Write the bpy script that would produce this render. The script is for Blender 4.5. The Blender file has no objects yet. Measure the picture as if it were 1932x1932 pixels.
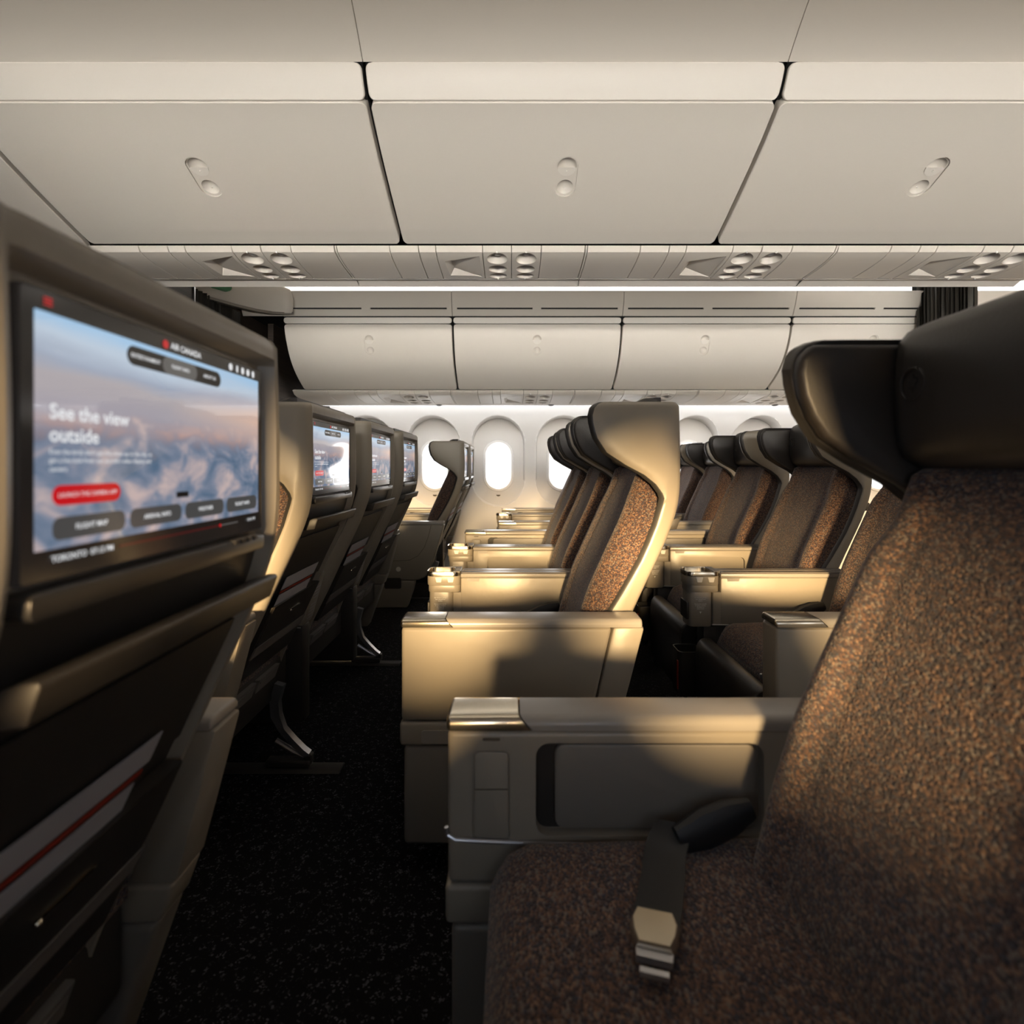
import bpy, bmesh, math, random
from mathutils import Vector, Matrix
random.seed(7)
C = bpy.context.scene.collection
PI = math.pi
YC = 2.39            # cabin centre line (depth from the camera)
HZ = 1.07            # camera height

# ------------------------------------------------------------------ materials
def M(name, col, rough=.5, metal=0., spec=.5, emit=None, es=0., bump=None, coat=0.):
    m = bpy.data.materials.new(name); m.use_nodes = True
    nt = m.node_tree; b = nt.nodes['Principled BSDF']
    b.inputs['Base Color'].default_value = (*col, 1)
    b.inputs['Roughness'].default_value = rough
    b.inputs['Metallic'].default_value = metal
    b.inputs['Specular IOR Level'].default_value = spec
    b.inputs['Coat Weight'].default_value = coat
    if emit:
        b.inputs['Emission Color'].default_value = (*emit, 1)
        b.inputs['Emission Strength'].default_value = es
    if bump:
        sc, st, di = bump
        tc = nt.nodes.new('ShaderNodeTexCoord'); n = nt.nodes.new('ShaderNodeTexNoise')
        n.inputs['Scale'].default_value = sc; n.inputs['Detail'].default_value = 3
        bp = nt.nodes.new('ShaderNodeBump'); bp.inputs['Strength'].default_value = st; bp.inputs['Distance'].default_value = di
        nt.links.new(tc.outputs['Object'], n.inputs['Vector'])
        nt.links.new(n.outputs['Fac'], bp.inputs['Height'])
        nt.links.new(bp.outputs['Normal'], b.inputs['Normal'])
    return m

plastic = M('greige_plastic', (.30, .264, .212), .36, bump=(9, .12, .02))
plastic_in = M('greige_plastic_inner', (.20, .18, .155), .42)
cap_m = M('armrest_cap_plastic', (.30, .275, .245), .3)
strip_m = M('armrest_top_strip', (.16, .145, .13), .28)
satin = M('satin_metal', (.74, .66, .52), .2, 1.)
steel = M('brushed_steel', (.6, .6, .62), .3, .9)
gunmetal = M('gunmetal', (.085, .08, .075), .34, .6)
dark_pl = M('dark_plastic', (.032, .028, .024), .45)
back_pl = M('seat_back_plastic', (.035, .031, .027), .42)
gapm = M('shadow_gap', (.004, .004, .004), .8)
leather = M('dark_leather', (.036, .031, .027), .42, bump=(260, .15, .002))
seam_m = M('panel_seam', (.10, .08, .055), .6)
white_pl = M('cabin_white', (.72, .675, .61), .5, bump=(60, .06, .002))
white_lip = M('cabin_white_trim', (.78, .74, .68), .4)
wallm = M('sidewall_white', (.80, .77, .73), .55)
reveal_m = M('window_reveal', (.72, .69, .65), .6)
bezel_m = M('window_bezel', (.83, .81, .78), .4)
led_m = M('led_diffuser', (.9, .9, .9), .4, emit=(1, .96, .90), es=3.0)
wash_m = M('sidewall_led', (.9, .9, .9), .4, emit=(.95, .96, 1), es=6.0)
belt_m = M('belt_webbing', (.009, .009, .010), .5, bump=(400, .3, .001))
paper_m = M('safety_card', (.42, .42, .46), .5)
red_m = M('red_tag', (.35, .03, .01), .5)
green_m = M('exit_sign_green', (.03, .10, .045), .4, emit=(.05, .3, .1), es=.04)
white_t = M('white_print', (.85, .83, .78), .5, emit=(1, 1, 1), es=.0)
post_m = M('bulkhead_edge', (.17, .155, .145), .5)

def wood(name, c0, c1, sc=(2, 2, 30)):
    m = M(name, c0, .5); nt = m.node_tree; b = nt.nodes['Principled BSDF']
    tc = nt.nodes.new('ShaderNodeTexCoord'); mp = nt.nodes.new('ShaderNodeMapping'); mp.inputs['Scale'].default_value = sc
    n = nt.nodes.new('ShaderNodeTexNoise'); n.inputs['Scale'].default_value = 3; n.inputs['Detail'].default_value = 6
    r = nt.nodes.new('ShaderNodeValToRGB'); r.color_ramp.elements[0].color = (*c0, 1); r.color_ramp.elements[1].color = (*c1, 1)
    r.color_ramp.elements[0].position = .35; r.color_ramp.elements[1].position = .7
    nt.links.new(tc.outputs['Object'], mp.inputs[0]); nt.links.new(mp.outputs[0], n.inputs[0])
    nt.links.new(n.outputs['Fac'], r.inputs[0]); nt.links.new(r.outputs[0], b.inputs['Base Color'])
    return m
wood_m = wood('dark_wood', (.018, .012, .008), (.045, .030, .020))
curtain_m = wood('curtain_fabric', (.020, .017, .012), (.045, .040, .031), (30, 30, 1))

def fabric():
    m = M('tweed_upholstery', (.1, .05, .03), .9, spec=.25); nt = m.node_tree; b = nt.nodes['Principled BSDF']
    tc = nt.nodes.new('ShaderNodeTexCoord'); mp = nt.nodes.new('ShaderNodeMapping'); mp.inputs['Scale'].default_value = (1, .62, 1)
    v = nt.nodes.new('ShaderNodeTexVoronoi'); v.inputs['Scale'].default_value = 340
    w = nt.nodes.new('ShaderNodeTexWhiteNoise')
    r = nt.nodes.new('ShaderNodeValToRGB'); r.color_ramp.interpolation = 'CONSTANT'
    cols = [(0, (.034, .024, .026)), (.22, (.060, .036, .032)), (.42, (.105, .056, .038)), (.58, (.15, .080, .048)), (.72, (.15, .118, .095)), (.85, (.042, .040, .052)), (.93, (.22, .13, .08))]
    e = r.color_ramp.elements
    e[0].position = 0; e[0].color = (*cols[0][1], 1); e[1].position = cols[1][0]; e[1].color = (*cols[1][1], 1)
    for p, c in cols[2:]:
        x = e.new(p); x.color = (*c, 1)
    bp = nt.nodes.new('ShaderNodeBump'); bp.inputs['Strength'].default_value = .7; bp.inputs['Distance'].default_value = .002; bp.invert = True
    nt.links.new(tc.outputs['Object'], mp.inputs[0]); nt.links.new(mp.outputs[0], v.inputs['Vector'])
    nt.links.new(v.outputs['Color'], w.inputs['Vector']); w.noise_dimensions = '3D'
    nt.links.new(w.outputs['Value'], r.inputs[0]); nt.links.new(r.outputs[0], b.inputs['Base Color'])
    nt.links.new(v.outputs['Distance'], bp.inputs['Height']); nt.links.new(bp.outputs['Normal'], b.inputs['Normal'])
    b.inputs['Sheen Weight'].default_value = .25; b.inputs['Sheen Roughness'].default_value = .5
    return m
fab = fabric()

def carpet():
    m = M('carpet', (.006, .006, .006), .95, spec=.1); nt = m.node_tree; b = nt.nodes['Principled BSDF']
    tc = nt.nodes.new('ShaderNodeTexCoord')
    v = nt.nodes.new('ShaderNodeTexVoronoi'); v.inputs['Scale'].default_value = 230
    w = nt.nodes.new('ShaderNodeTexWhiteNoise'); n = nt.nodes.new('ShaderNodeTexNoise'); n.inputs['Scale'].default_value = 45
    ad = nt.nodes.new('ShaderNodeMath'); ad.operation = 'MULTIPLY'
    r = nt.nodes.new('ShaderNodeValToRGB')
    r.color_ramp.elements[0].position = .42; r.color_ramp.elements[0].color = (.0045, .0042, .0045, 1)
    r.color_ramp.elements[1].position = .56; r.color_ramp.elements[1].color = (.06, .06, .068, 1)
    nt.links.new(tc.outputs['Object'], v.inputs['Vector']); nt.links.new(tc.outputs['Object'], n.inputs['Vector'])
    nt.links.new(v.outputs['Color'], w.inputs['Vector'])
    nt.links.new(w.outputs['Value'], ad.inputs[0]); nt.links.new(n.outputs['Fac'], ad.inputs[1])
    nt.links.new(ad.outputs[0], r.inputs[0]); nt.links.new(r.outputs[0], b.inputs['Base Color'])
    return m
carpet_m = carpet()

def emis(name, col, s=1.):
    return M(name, (.01, .01, .01), .12, emit=col, es=s)
scr_dark = emis('screen_black', (.012, .010, .009), .8)
scr_grey = emis('screen_grey_button', (.06, .06, .06), .9)
scr_mid = emis('screen_grey_highlight', (.11, .105, .10), .9)
scr_white = emis('screen_white', (.85, .86, .88), .85)
scr_red = emis('screen_red', (.60, .006, .012), .8)
scr_dred = emis('screen_dark_red', (.10, .012, .012), .6)

def screen_sky():
    """the picture the screen shows: sky over a sea of clouds"""
    m = M('screen_picture', (.01, .01, .01), .05, coat=.3); nt = m.node_tree; b = nt.nodes['Principled BSDF']
    b.inputs['Coat Roughness'].default_value = .03
    N = nt.nodes.new; L = nt.links.new
    tc = N('ShaderNodeTexCoord'); sp = N('ShaderNodeSeparateXYZ'); L(tc.outputs['Object'], sp.inputs[0])
    mp = N('ShaderNodeMapping'); mp.inputs['Scale'].default_value = (1, 22, 34); L(tc.outputs['Object'], mp.inputs[0])
    n1 = N('ShaderNodeTexNoise'); n1.inputs['Scale'].default_value = 1.; n1.inputs['Detail'].default_value = 7; n1.inputs['Roughness'].default_value = .55; n1.inputs['Distortion'].default_value = .6
    L(mp.outputs[0], n1.inputs['Vector'])
    cl = N('ShaderNodeValToRGB')
    for e, (p, c) in zip(cl.color_ramp.elements, [(.36, (.10, .16, .25)), (.66, (.58, .46, .45))]): e.position = p; e.color = (*c, 1)
    x = cl.color_ramp.elements.new(.5); x.color = (.21, .25, .34, 1)
    L(n1.outputs['Fac'], cl.inputs[0])
    mp2 = N('ShaderNodeMapping'); mp2.inputs['Scale'].default_value = (1, 3.5, 26); mp2.inputs['Rotation'].default_value = (.12, 0, 0); L(tc.outputs['Object'], mp2.inputs[0])
    n2 = N('ShaderNodeTexNoise'); n2.inputs['Scale'].default_value = 1.; n2.inputs['Detail'].default_value = 4; L(mp2.outputs[0], n2.inputs['Vector'])
    # vertical coordinate, 0 bottom .. 1 top
    mr = N('ShaderNodeMapRange'); mr.inputs['From Min'].default_value = 1.004; mr.inputs['From Max'].default_value = 1.188; L(sp.outputs['Z'], mr.inputs['Value'])
    ad = N('ShaderNodeMath'); ad.operation = 'MULTIPLY_ADD'; L(n2.outputs['Fac'], ad.inputs[0]); ad.inputs[1].default_value = .30
    L(mr.outputs[0], ad.inputs[2])
    su = N('ShaderNodeMath'); su.operation = 'SUBTRACT'; L(ad.outputs[0], su.inputs[0]); su.inputs[1].default_value = .15
    sk = N('ShaderNodeValToRGB')
    e = sk.color_ramp.elements; e[0].position = .45; e[0].color = (.38, .24, .22, 1); e[1].position = 1.; e[1].color = (.36, .58, .82, 1)
    for p, c in [(.54, (.55, .36, .32)), (.62, (.40, .37, .42)), (.72, (.46, .42, .44)), (.80, (.36, .41, .52)), (.9, (.52, .62, .74))]:
        q = e.new(p); q.color = (*c, 1)
    L(su.outputs[0], sk.inputs[0])
    ms = N('ShaderNodeMapRange'); ms.inputs['From Min'].default_value = .42; ms.inputs['From Max'].default_value = .60; ms.interpolation_type = 'SMOOTHSTEP'
    a3 = N('ShaderNodeMath'); a3.operation = 'MULTIPLY_ADD'; L(n1.outputs['Fac'], a3.inputs[0]); a3.inputs[1].default_value = -.5; L(mr.outputs[0], a3.inputs[2])
    a4 = N('ShaderNodeMath'); a4.operation = 'ADD'; L(a3.outputs[0], a4.inputs[0]); a4.inputs[1].default_value = .22; L(a4.outputs[0], ms.inputs['Value'])
    mx = N('ShaderNodeMixRGB'); L(ms.outputs[0], mx.inputs[0]); L(cl.outputs[0], mx.inputs[1]); L(sk.outputs[0], mx.inputs[2])
    # warm glow low on the right of the sky
    g = N('ShaderNodeMapRange'); g.inputs['From Min'].default_value = -.02; g.inputs['From Max'].default_value = .17; L(sp.outputs['Y'], g.inputs['Value'])
    g2 = N('ShaderNodeMath'); g2.operation = 'SUBTRACT'; L(mr.outputs[0], g2.inputs[0]); g2.inputs[1].default_value = .68
    g3 = N('ShaderNodeMath'); g3.operation = 'ABSOLUTE'; L(g2.outputs[0], g3.inputs[0])
    g4 = N('ShaderNodeMapRange'); g4.inputs['From Min'].default_value = 0; g4.inputs['From Max'].default_value = .2; g4.inputs['To Min'].default_value = .75; g4.inputs['To Max'].default_value = 0; L(g3.outputs[0], g4.inputs['Value'])
    g5 = N('ShaderNodeMath'); g5.operation = 'MULTIPLY'; L(g.outputs[0], g5.inputs[0]); L(g4.outputs[0], g5.inputs[1])
    mx2 = N('ShaderNodeMixRGB'); L(g5.outputs[0], mx2.inputs[0]); L(mx.outputs[0], mx2.inputs[1]); mx2.inputs[2].default_value = (.85, .55, .40, 1)
    L(mx2.outputs[0], b.inputs['Emission Color']); b.inputs['Emission Strength'].default_value = .85
    return m
scr_pic = screen_sky()

def glass():
    m = bpy.data.materials.new('window_glass'); m.use_nodes = True; nt = m.node_tree
    for n in list(nt.nodes): nt.nodes.remove(n)
    o = nt.nodes.new('ShaderNodeOutputMaterial'); t = nt.nodes.new('ShaderNodeBsdfTransparent'); g = nt.nodes.new('ShaderNodeBsdfGlossy')
    t.inputs[0].default_value = (.96, .97, .98, 1); g.inputs['Roughness'].default_value = .02
    mx = nt.nodes.new('ShaderNodeMixShader'); mx.inputs[0].default_value = .05
    nt.links.new(t.outputs[0], mx.inputs[1]); nt.links.new(g.outputs[0], mx.inputs[2]); nt.links.new(mx.outputs[0], o.inputs[0])
    return m
glass_m = glass()

# ------------------------------------------------------------------ mesh helpers
def empty(name, loc=(0, 0, 0)):
    o = bpy.data.objects.new(name, None); o.location = loc; o.empty_display_size = .1; C.objects.link(o); return o
def tag(o, label=None, cat=None, group=None, kind=None):
    if label: o['label'] = label
    if cat: o['category'] = cat
    if group: o['group'] = group
    if kind: o['kind'] = kind
    return o
def finish(me, angle=32):
    for p in me.polygons: p.use_smooth = True
    try: me.set_sharp_from_angle(angle=math.radians(angle))
    except Exception: pass

class MB:
    def __init__(s): s.v = []; s.f = []; s.m = []
    def add(s, vs, fs, mi=0):
        k = len(s.v); s.v += [tuple(p) for p in vs]; s.f += [tuple(i + k for i in f) for f in fs]; s.m += [mi] * len(fs); return s
    def addbm(s, bm, mi=0):
        bm.verts.index_update(); s.add([v.co[:] for v in bm.verts], [[v.index for v in f.verts] for f in bm.faces], mi); bm.free(); return s
    def _bev(s, bm, b, seg, sel=None):
        bmesh.ops.recalc_face_normals(bm, faces=bm.faces)
        if b > 0:
            es = [e for e in bm.edges if len(e.link_faces) == 2 and e.calc_face_angle(0) > math.radians(28) and (sel is None or sel(e))]
            bmesh.ops.bevel(bm, geom=es, offset=b, segments=seg, profile=.5, affect='EDGES', clamp_overlap=True)
    def box(s, x0, x1, y0, y1, z0, z1, b=0, seg=2, mi=0):
        return s.prism([(x0, z0), (x1, z0), (x1, z1), (x0, z1)], y0, y1, b, seg, mi)
    def prism(s, poly, y0, y1, b=0, seg=2, mi=0, ax='y', sel=None):
        bm = bmesh.new()
        def P(a, c, t): return {'y': (a, t, c), 'x': (t, a, c), 'z': (a, c, t)}[ax]
        A = [bm.verts.new(P(a, c, y0)) for a, c in poly]; B = [bm.verts.new(P(a, c, y1)) for a, c in poly]
        n = len(poly)
        bm.faces.new(A); bm.faces.new(B[::-1])
        for i in range(n): bm.faces.new((A[i], B[i], B[(i + 1) % n], A[(i + 1) % n]))
        s._bev(bm, b, seg, sel); bmesh.ops.recalc_face_normals(bm, faces=bm.faces)
        return s.addbm(bm, mi)
    def loft(s, rings, closed=True, caps=True, mi=0):
        n = len(rings[0]); vs = [p for r in rings for p in r]; fs = []
        for j in range(len(rings) - 1):
            for i in range(n if closed else n - 1):
                a = j * n + i; b = j * n + (i + 1) % n; fs.append((a, b, b + n, a + n))
        if caps and closed:
            fs.append(tuple(range(n))[::-1]); fs.append(tuple(range((len(rings) - 1) * n, len(rings) * n)))
        return s.add(vs, fs, mi)
    def tube(s, path, r, n=10, mi=0, sx=1., sy=1.):
        rings = []; P = [Vector(p) for p in path]
        for i, p in enumerate(P):
            t = (P[min(i + 1, len(P) - 1)] - P[max(i - 1, 0)]).normalized()
            u = t.cross(Vector((0, 1, 0)) if abs(t.y) < .9 else Vector((0, 0, 1))).normalized(); w = t.cross(u)
            rr = r[i] if isinstance(r, (list, tuple)) else r
            rings.append([p + u * math.cos(a) * rr * sx + w * math.sin(a) * rr * sy for a in [2 * PI * k / n for k in range(n)]])
        return s.loft(rings, mi=mi)
    def sphere(s, c, r, n=16, m=10, sc=(1, 1, 1), mi=0):
        bm = bmesh.new(); bmesh.ops.create_uvsphere(bm, u_segments=n, v_segments=m, radius=r)
        for v in bm.verts: v.co = Vector((v.co.x * sc[0], v.co.y * sc[1], v.co.z * sc[2])) + Vector(c)
        return s.addbm(bm, mi)
    def mesh(s, name, mats, angle=32, fix=True):
        me = bpy.data.meshes.new(name); me.from_pydata(s.v, [], s.f)
        for m in (mats if isinstance(mats, (list, tuple)) else [mats]): me.materials.append(m)
        if isinstance(mats, (list, tuple)):
            for p, i in zip(me.polygons, s.m): p.material_index = i
        if fix:
            bm = bmesh.new(); bm.from_mesh(me); bmesh.ops.recalc_face_normals(bm, faces=bm.faces); bm.to_mesh(me); bm.free()
        finish(me, angle); return me
    def build(s, name, mats, parent=None, angle=32, fix=True, label=None):
        o = bpy.data.objects.new(name, s.mesh(name, mats, angle, fix)); C.objects.link(o)
        if parent: o.parent = parent
        if label: o['label'] = label
        return o

def cut(obj, cutter_mb, angle=32):
    """boolean-subtract cutter_mb from obj; the cutter does not stay in the scene"""
    cm = cutter_mb.mesh('cutter', gapm); c = bpy.data.objects.new('cutter', cm); C.objects.link(c)
    md = obj.modifiers.new('b', 'BOOLEAN'); md.object = c; md.operation = 'DIFFERENCE'; md.solver = 'EXACT'
    bpy.context.view_layer.update()
    par = obj.parent; obj.parent = None; bpy.context.view_layer.update()
    me = bpy.data.meshes.new_from_object(obj.evaluated_get(bpy.context.evaluated_depsgraph_get()))
    obj.modifiers.clear(); mats = [m for m in obj.data.materials if m]; obj.data = me
    for k, p in enumerate(me.polygons):
        if p.material_index >= len(mats): p.material_index = 0
    me.materials.clear()
    for m in mats: me.materials.append(m)
    finish(me, angle); obj.parent = par
    bpy.data.objects.remove(c); bpy.data.meshes.remove(cm)
    return obj

def interp(tab, z):
    if z <= tab[0][0]: return tab[0][1]
    for (a, fa), (b, fb) in zip(tab, tab[1:]):
        if z <= b: return fa + (fb - fa) * (z - a) / (b - a)
    return tab[-1][1]
def smooth_tab(tab, n=60):
    z0, z1 = tab[0][0], tab[-1][0]; zs = [z0 + (z1 - z0) * i / n for i in range(n + 1)]
    v = [interp(tab, z) for z in zs]
    for _ in range(3): v = [v[0]] + [(v[i - 1] + 2 * v[i] + v[i + 1]) / 4 for i in range(1, n)] + [v[-1]]
    return list(zip(zs, v))
def rrect(x0, x1, z0, z1, r, n=5):
    pts = []
    for cx, cz, a0 in ((x1 - r, z1 - r, 0), (x0 + r, z1 - r, PI / 2), (x0 + r, z0 + r, PI), (x1 - r, z0 + r, 1.5 * PI)):
        for k in range(n + 1):
            a = a0 + PI / 2 * k / n; pts.append((cx + r * math.cos(a), cz + r * math.sin(a)))
    return pts
def text_into(mb, txt, size, place, align='LEFT', mi=0, bold=0):
    cu = bpy.data.curves.new('t', 'FONT'); cu.body = txt; cu.size = size; cu.align_x = align; cu.align_y = 'CENTER'; cu.resolution_u = 3; cu.offset = bold
    cu.space_line = .95
    o = bpy.data.objects.new('t', cu); C.objects.link(o); bpy.context.view_layer.update()
    me = bpy.data.meshes.new_from_object(o.evaluated_get(bpy.context.evaluated_depsgraph_get()))
    mb.add([place(v.co.x, v.co.y) for v in me.vertices], [tuple(p.vertices) for p in me.polygons], mi)
    bpy.data.objects.remove(o); bpy.data.curves.remove(cu); bpy.data.meshes.remove(me)
def kids(o): return [c for c in bpy.data.objects if c.parent == o]
def copy_tree(o, parent=None):
    c = o.copy(); C.objects.link(c); c.parent = parent
    for k in TREE.get(o.name, []):
        TREE.setdefault(c.name, []).append(copy_tree(k, c))
    return c
TREE = {}
def index_tree():
    TREE.clear()
    for o in bpy.data.objects:
        if o.parent: TREE.setdefault(o.parent.name, []).append(o)

# ------------------------------------------------------------------ seat
BX = smooth_tab([(.25, -.305), (.34, -.275), (.42, -.245), (.5, -.205), (.58, -.165), (.663, -.127), (.751, -.086), (.843, -.041), (.943, -.004), (1.009, .004), (1.12, .004), (1.25, 0)])
FX = [(.25, -.38), (.5, -.28), (.663, -.205), (.714, -.172), (.814, -.1165), (.899, -.082), (.9585, -.064), (.976, -.060), (.99, -.064), (1.0165, -.083), (1.043, -.116), (1.072, -.170), (1.106, -.222), (1.146, -.248), (1.18, -.259), (1.21, -.2625), (1.232, -.257), (1.243, -.247), (1.25, -.232)]
BF = smooth_tab([(.42, -.345), (.498, -.322), (.60, -.297), (.712, -.262), (.80, -.222), (.9, -.176), (1.0, -.132), (1.09, -.098)])
bx = lambda z: interp(BX, z)
fx = lambda z: interp(FX, z)
W = .235
def shell_section(z):
    xb, xf, w = bx(z), fx(z), W
    if z > 1.24: w = W - .006 * (z - 1.24) / .01
    rec = .022 if z < 1.212 else (.022 * (1.222 - z) / .01 if z < 1.222 else 0)
    if z > 1.24: xb -= .006 * (z - 1.24) / .01
    xr = max(xf + .022, xb - .052)
    half_o = [(xf + .002, w - .016), (xf - .002, w - .009), (xf + .003, w - .003), (xf + .012, w), (min(xf + .05, xb - .045), w + .002), (xb - .04, w + .001), (xb - .016, w - .004), (xb - .005, w - .013), (xb, w - .024), (xb - .002, w - .030), (xb - rec, w - .040)]
    half_i = [(xf + .003, w - .018), (xf + .004, w - .022), (xf + .008, w - .026), (xf + .014, w - .030), (min(xf + .05, xr), w - .032), (xr, w - .034), (xr + .002, w - .038), (xr + .003, w - .042), (xr + .003, w - .050), (xr + .003, w - .06), (xr + .003, w - .07)]
    def full(h): return [(x, -y, z) for x, y in h] + [(x, y, z) for x, y in h[::-1]]
    return full(half_o), full(half_i)
def make_shell(parent):
    zs = [.27, .30, .34, .38, .42, .46, .5, .54, .58, .62, .663, .70, .75, .80, .85, .90, .93, .9585, .97, .976, .983, .99, 1.003, 1.0165, 1.03, 1.043, 1.058, 1.072, 1.09, 1.106, 1.126, 1.146, 1.165, 1.19, 1.211, 1.213, 1.222, 1.232, 1.24, 1.244, 1.2475, 1.25]
    O, I = [], []
    for z in zs:
        a, b = shell_section(z); O.append(a); I.append(b)
    mb = MB(); rings = [o + i[::-1] for o, i in zip(O, I)]
    n = len(O[0]); m = 2 * n; vs = [p for r in rings for p in r]; fs = []
    for j in range(len(rings) - 1):
        for i in range(m):
            a = j * m + i; b = j * m + (i + 1) % m; fs.append((a, b, b + m, a + m))
    for base in (0, (len(rings) - 1) * m):
        for i in range(n - 1): fs.append((base + i, base + i + 1, base + m - 2 - i, base + m - 1 - i))
    dk = set([0, 1, 2] + [n - 1, n - 2, n - 3, n - 4]); dk |= set([n, n + 1, n + 2, n + 3, m - 1, m - 2, m - 3, m - 4])
    mi = []
    for j in range(len(rings) - 1):
        for i in range(m): mi.append(1 if (i < 3 or i > n - 5) and not (i > n + 5 and i < m - 7) else 0)
    mb.add(vs, fs); mb.m = mi + [0] * (len(fs) - len(mi))
    return mb.build('shell', [plastic, gunmetal], parent, 40)

def back_patch(mb, y0, y1, z0, z1, off, th=.006, n=8, mi=0, b=.002):
    """slab that follows the curve of the back of the shell"""
    rings = []
    zs = [z0 + (z1 - z0) * i / n for i in range(n + 1)]
    for z in zs:
        x = bx(z) + off
        rings.append([(x - th, y0, z), (x - b, y0, z), (x, y0 + b, z), (x, y1 - b, z), (x - b, y1, z), (x - th, y1, z)])
    mb.loft(rings, mi=mi)

def make_screen(parent):
    b = MB(); b.prism(rrect(-.187, .187, .981, 1.2035, .004, 2), -.026, -.0105, .0015, 1, ax='x')
    scr = b.build('screen', scr_dark, parent)
    X = -.0102; w = .349; y0 = -w / 2
    U = lambda u: y0 + u * w
    Z = lambda zr: HZ + zr
    pic = MB(); pic.add([(X, y0, Z(-.0645)), (X, -y0, Z(-.0645)), (X, -y0, Z(.1165)), (X, y0, Z(.1165))], [(0, 1, 2, 3)])
    pic.build('screen_picture', scr_pic, scr, fix=False)
    def pill(mb, u0, u1, z0, z1, r, x=X + .0004, mi=0):
        P = rrect(U(u0), U(u1), Z(z0), Z(z1), r, 5); mb.add([(x, a, c) for a, c in P], [tuple(range(len(P)))], mi)
    def ui(name, mats, fn): g = MB(); fn(g); g.build(name, mats, scr, fix=False)
    ui('navigation_bar', [scr_dark, scr_mid], lambda g: (pill(g, .272, .725, .0935, .1115, .009), pill(g, .415, .585, .0935, .1115, .009, X + .0006, 1)))
    ui('launch_button', [scr_red], lambda g: pill(g, .043, .25, -.0315, -.0155, .008))
    for u0, u1 in ((.044, .266), (.284, .504), (.523, .743), (.763, .983)): ui('menu_button', [scr_grey], lambda g: pill(g, u0, u1, -.0585, -.0405, .007))
    ui('dark_oblong', [scr_dark], lambda g: pill(g, .48, .54, -.034, -.028, .0008))  # small dark oblong on the screen image
    ui('progress_bar', [scr_dred, scr_red, scr_mid], lambda g: (pill(g, .245, .72, -.0735, -.0715, .0005), pill(g, .715, .727, -.0745, -.0705, .0018, X + .0006, 1), pill(g, .727, .84, -.0733, -.0719, .0003, mi=2)))
    ui('menu_icon', [scr_red], lambda g: [pill(g, .022, .045, .1262 - k * .0024, .1275 - k * .0024, .0004) for k in range(3)])
    P = [(X + .0004, U(.43) + .0044 * math.cos(a), Z(.1235) + .0044 * math.sin(a)) for a in [2 * PI * k / 20 for k in range(20)]]
    ui('airline_emblem', [scr_red], lambda g: g.add(P, [tuple(range(20))]))
    pl = lambda u, zr: (lambda x, y: (X + .0009, U(u) + x, Z(zr) + y))
    def tx(name, *rows):
        t = MB()
        for r in rows: text_into(t, r[0], r[1], pl(r[2], r[3]), r[4] if len(r) > 4 else 'LEFT', bold=r[5] if len(r) > 5 else 0)
        t.build(name, scr_white, scr, fix=False)
    tx('heading_text', ('See the view', .0165, .035, .041, 'LEFT', .0003), ('outside', .0165, .035, .0235, 'LEFT', .0003))
    tx('body_text', ("Even the birds don't get this close up to the sky, so", .0056, .035, .0105), ("get a live look from our aircraft's video display and", .0056, .035, .0038), ('camera', .0056, .035, -.0030))
    tx('launch_text', ('LAUNCH THE CAMERA APP', .0050, .1465, -.0235, 'CENTER'))
    for q, u in (('FLIGHT MAP', .155), ('ARRIVAL INFO', .394), ('WEATHER', .633), ('FLIGHT INFO', .873)): tx('menu_text', (q, .0062, u, -.0495, 'CENTER', .0001))
    tx('navigation_text', ('ENTERTAINMENT', .0052, .345, .1025, 'CENTER', .0001), ('FLIGHT INFO', .0052, .50, .1025, 'CENTER', .0001), ('ABOUT US', .0052, .655, .1025, 'CENTER', .0001))
    tx('airline_name', ('AIR CANADA', .0088, .452, .1235, 'LEFT', .0002))
    tx('route_text', ('TORONTO  07:15 PM', .0068, .04, -.0725, 'LEFT', .0001), ('10:45 PM', .006, .97, -.0725, 'RIGHT'))
    t = MB()
    for u, r in ((.79, .0042), (.835, .0022), (.875, .0035), (.915, .0038), (.955, .0032)):
        h = .0045; P = rrect(U(u) - r, U(u) + r, Z(.1235) - h, Z(.1235) + h, r * .95, 4); t.add([(X + .0006, a, c) for a, c in P], [tuple(range(len(P)))])
    t.build('status_icons', scr_white, scr, fix=False)
    # hinge bar under the display
    b = MB(); b.prism(rrect(-.192, .165, .957, .977, .006, 3), -.03, .003, .004, 2, ax='x')
    for k in range(4): b.box(-.004, .0052, .085 + k * .016, .094 + k * .016, .972, .9785, .001, 1)
    b.build('screen_hinge_bar', gunmetal, scr)
    return scr

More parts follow.
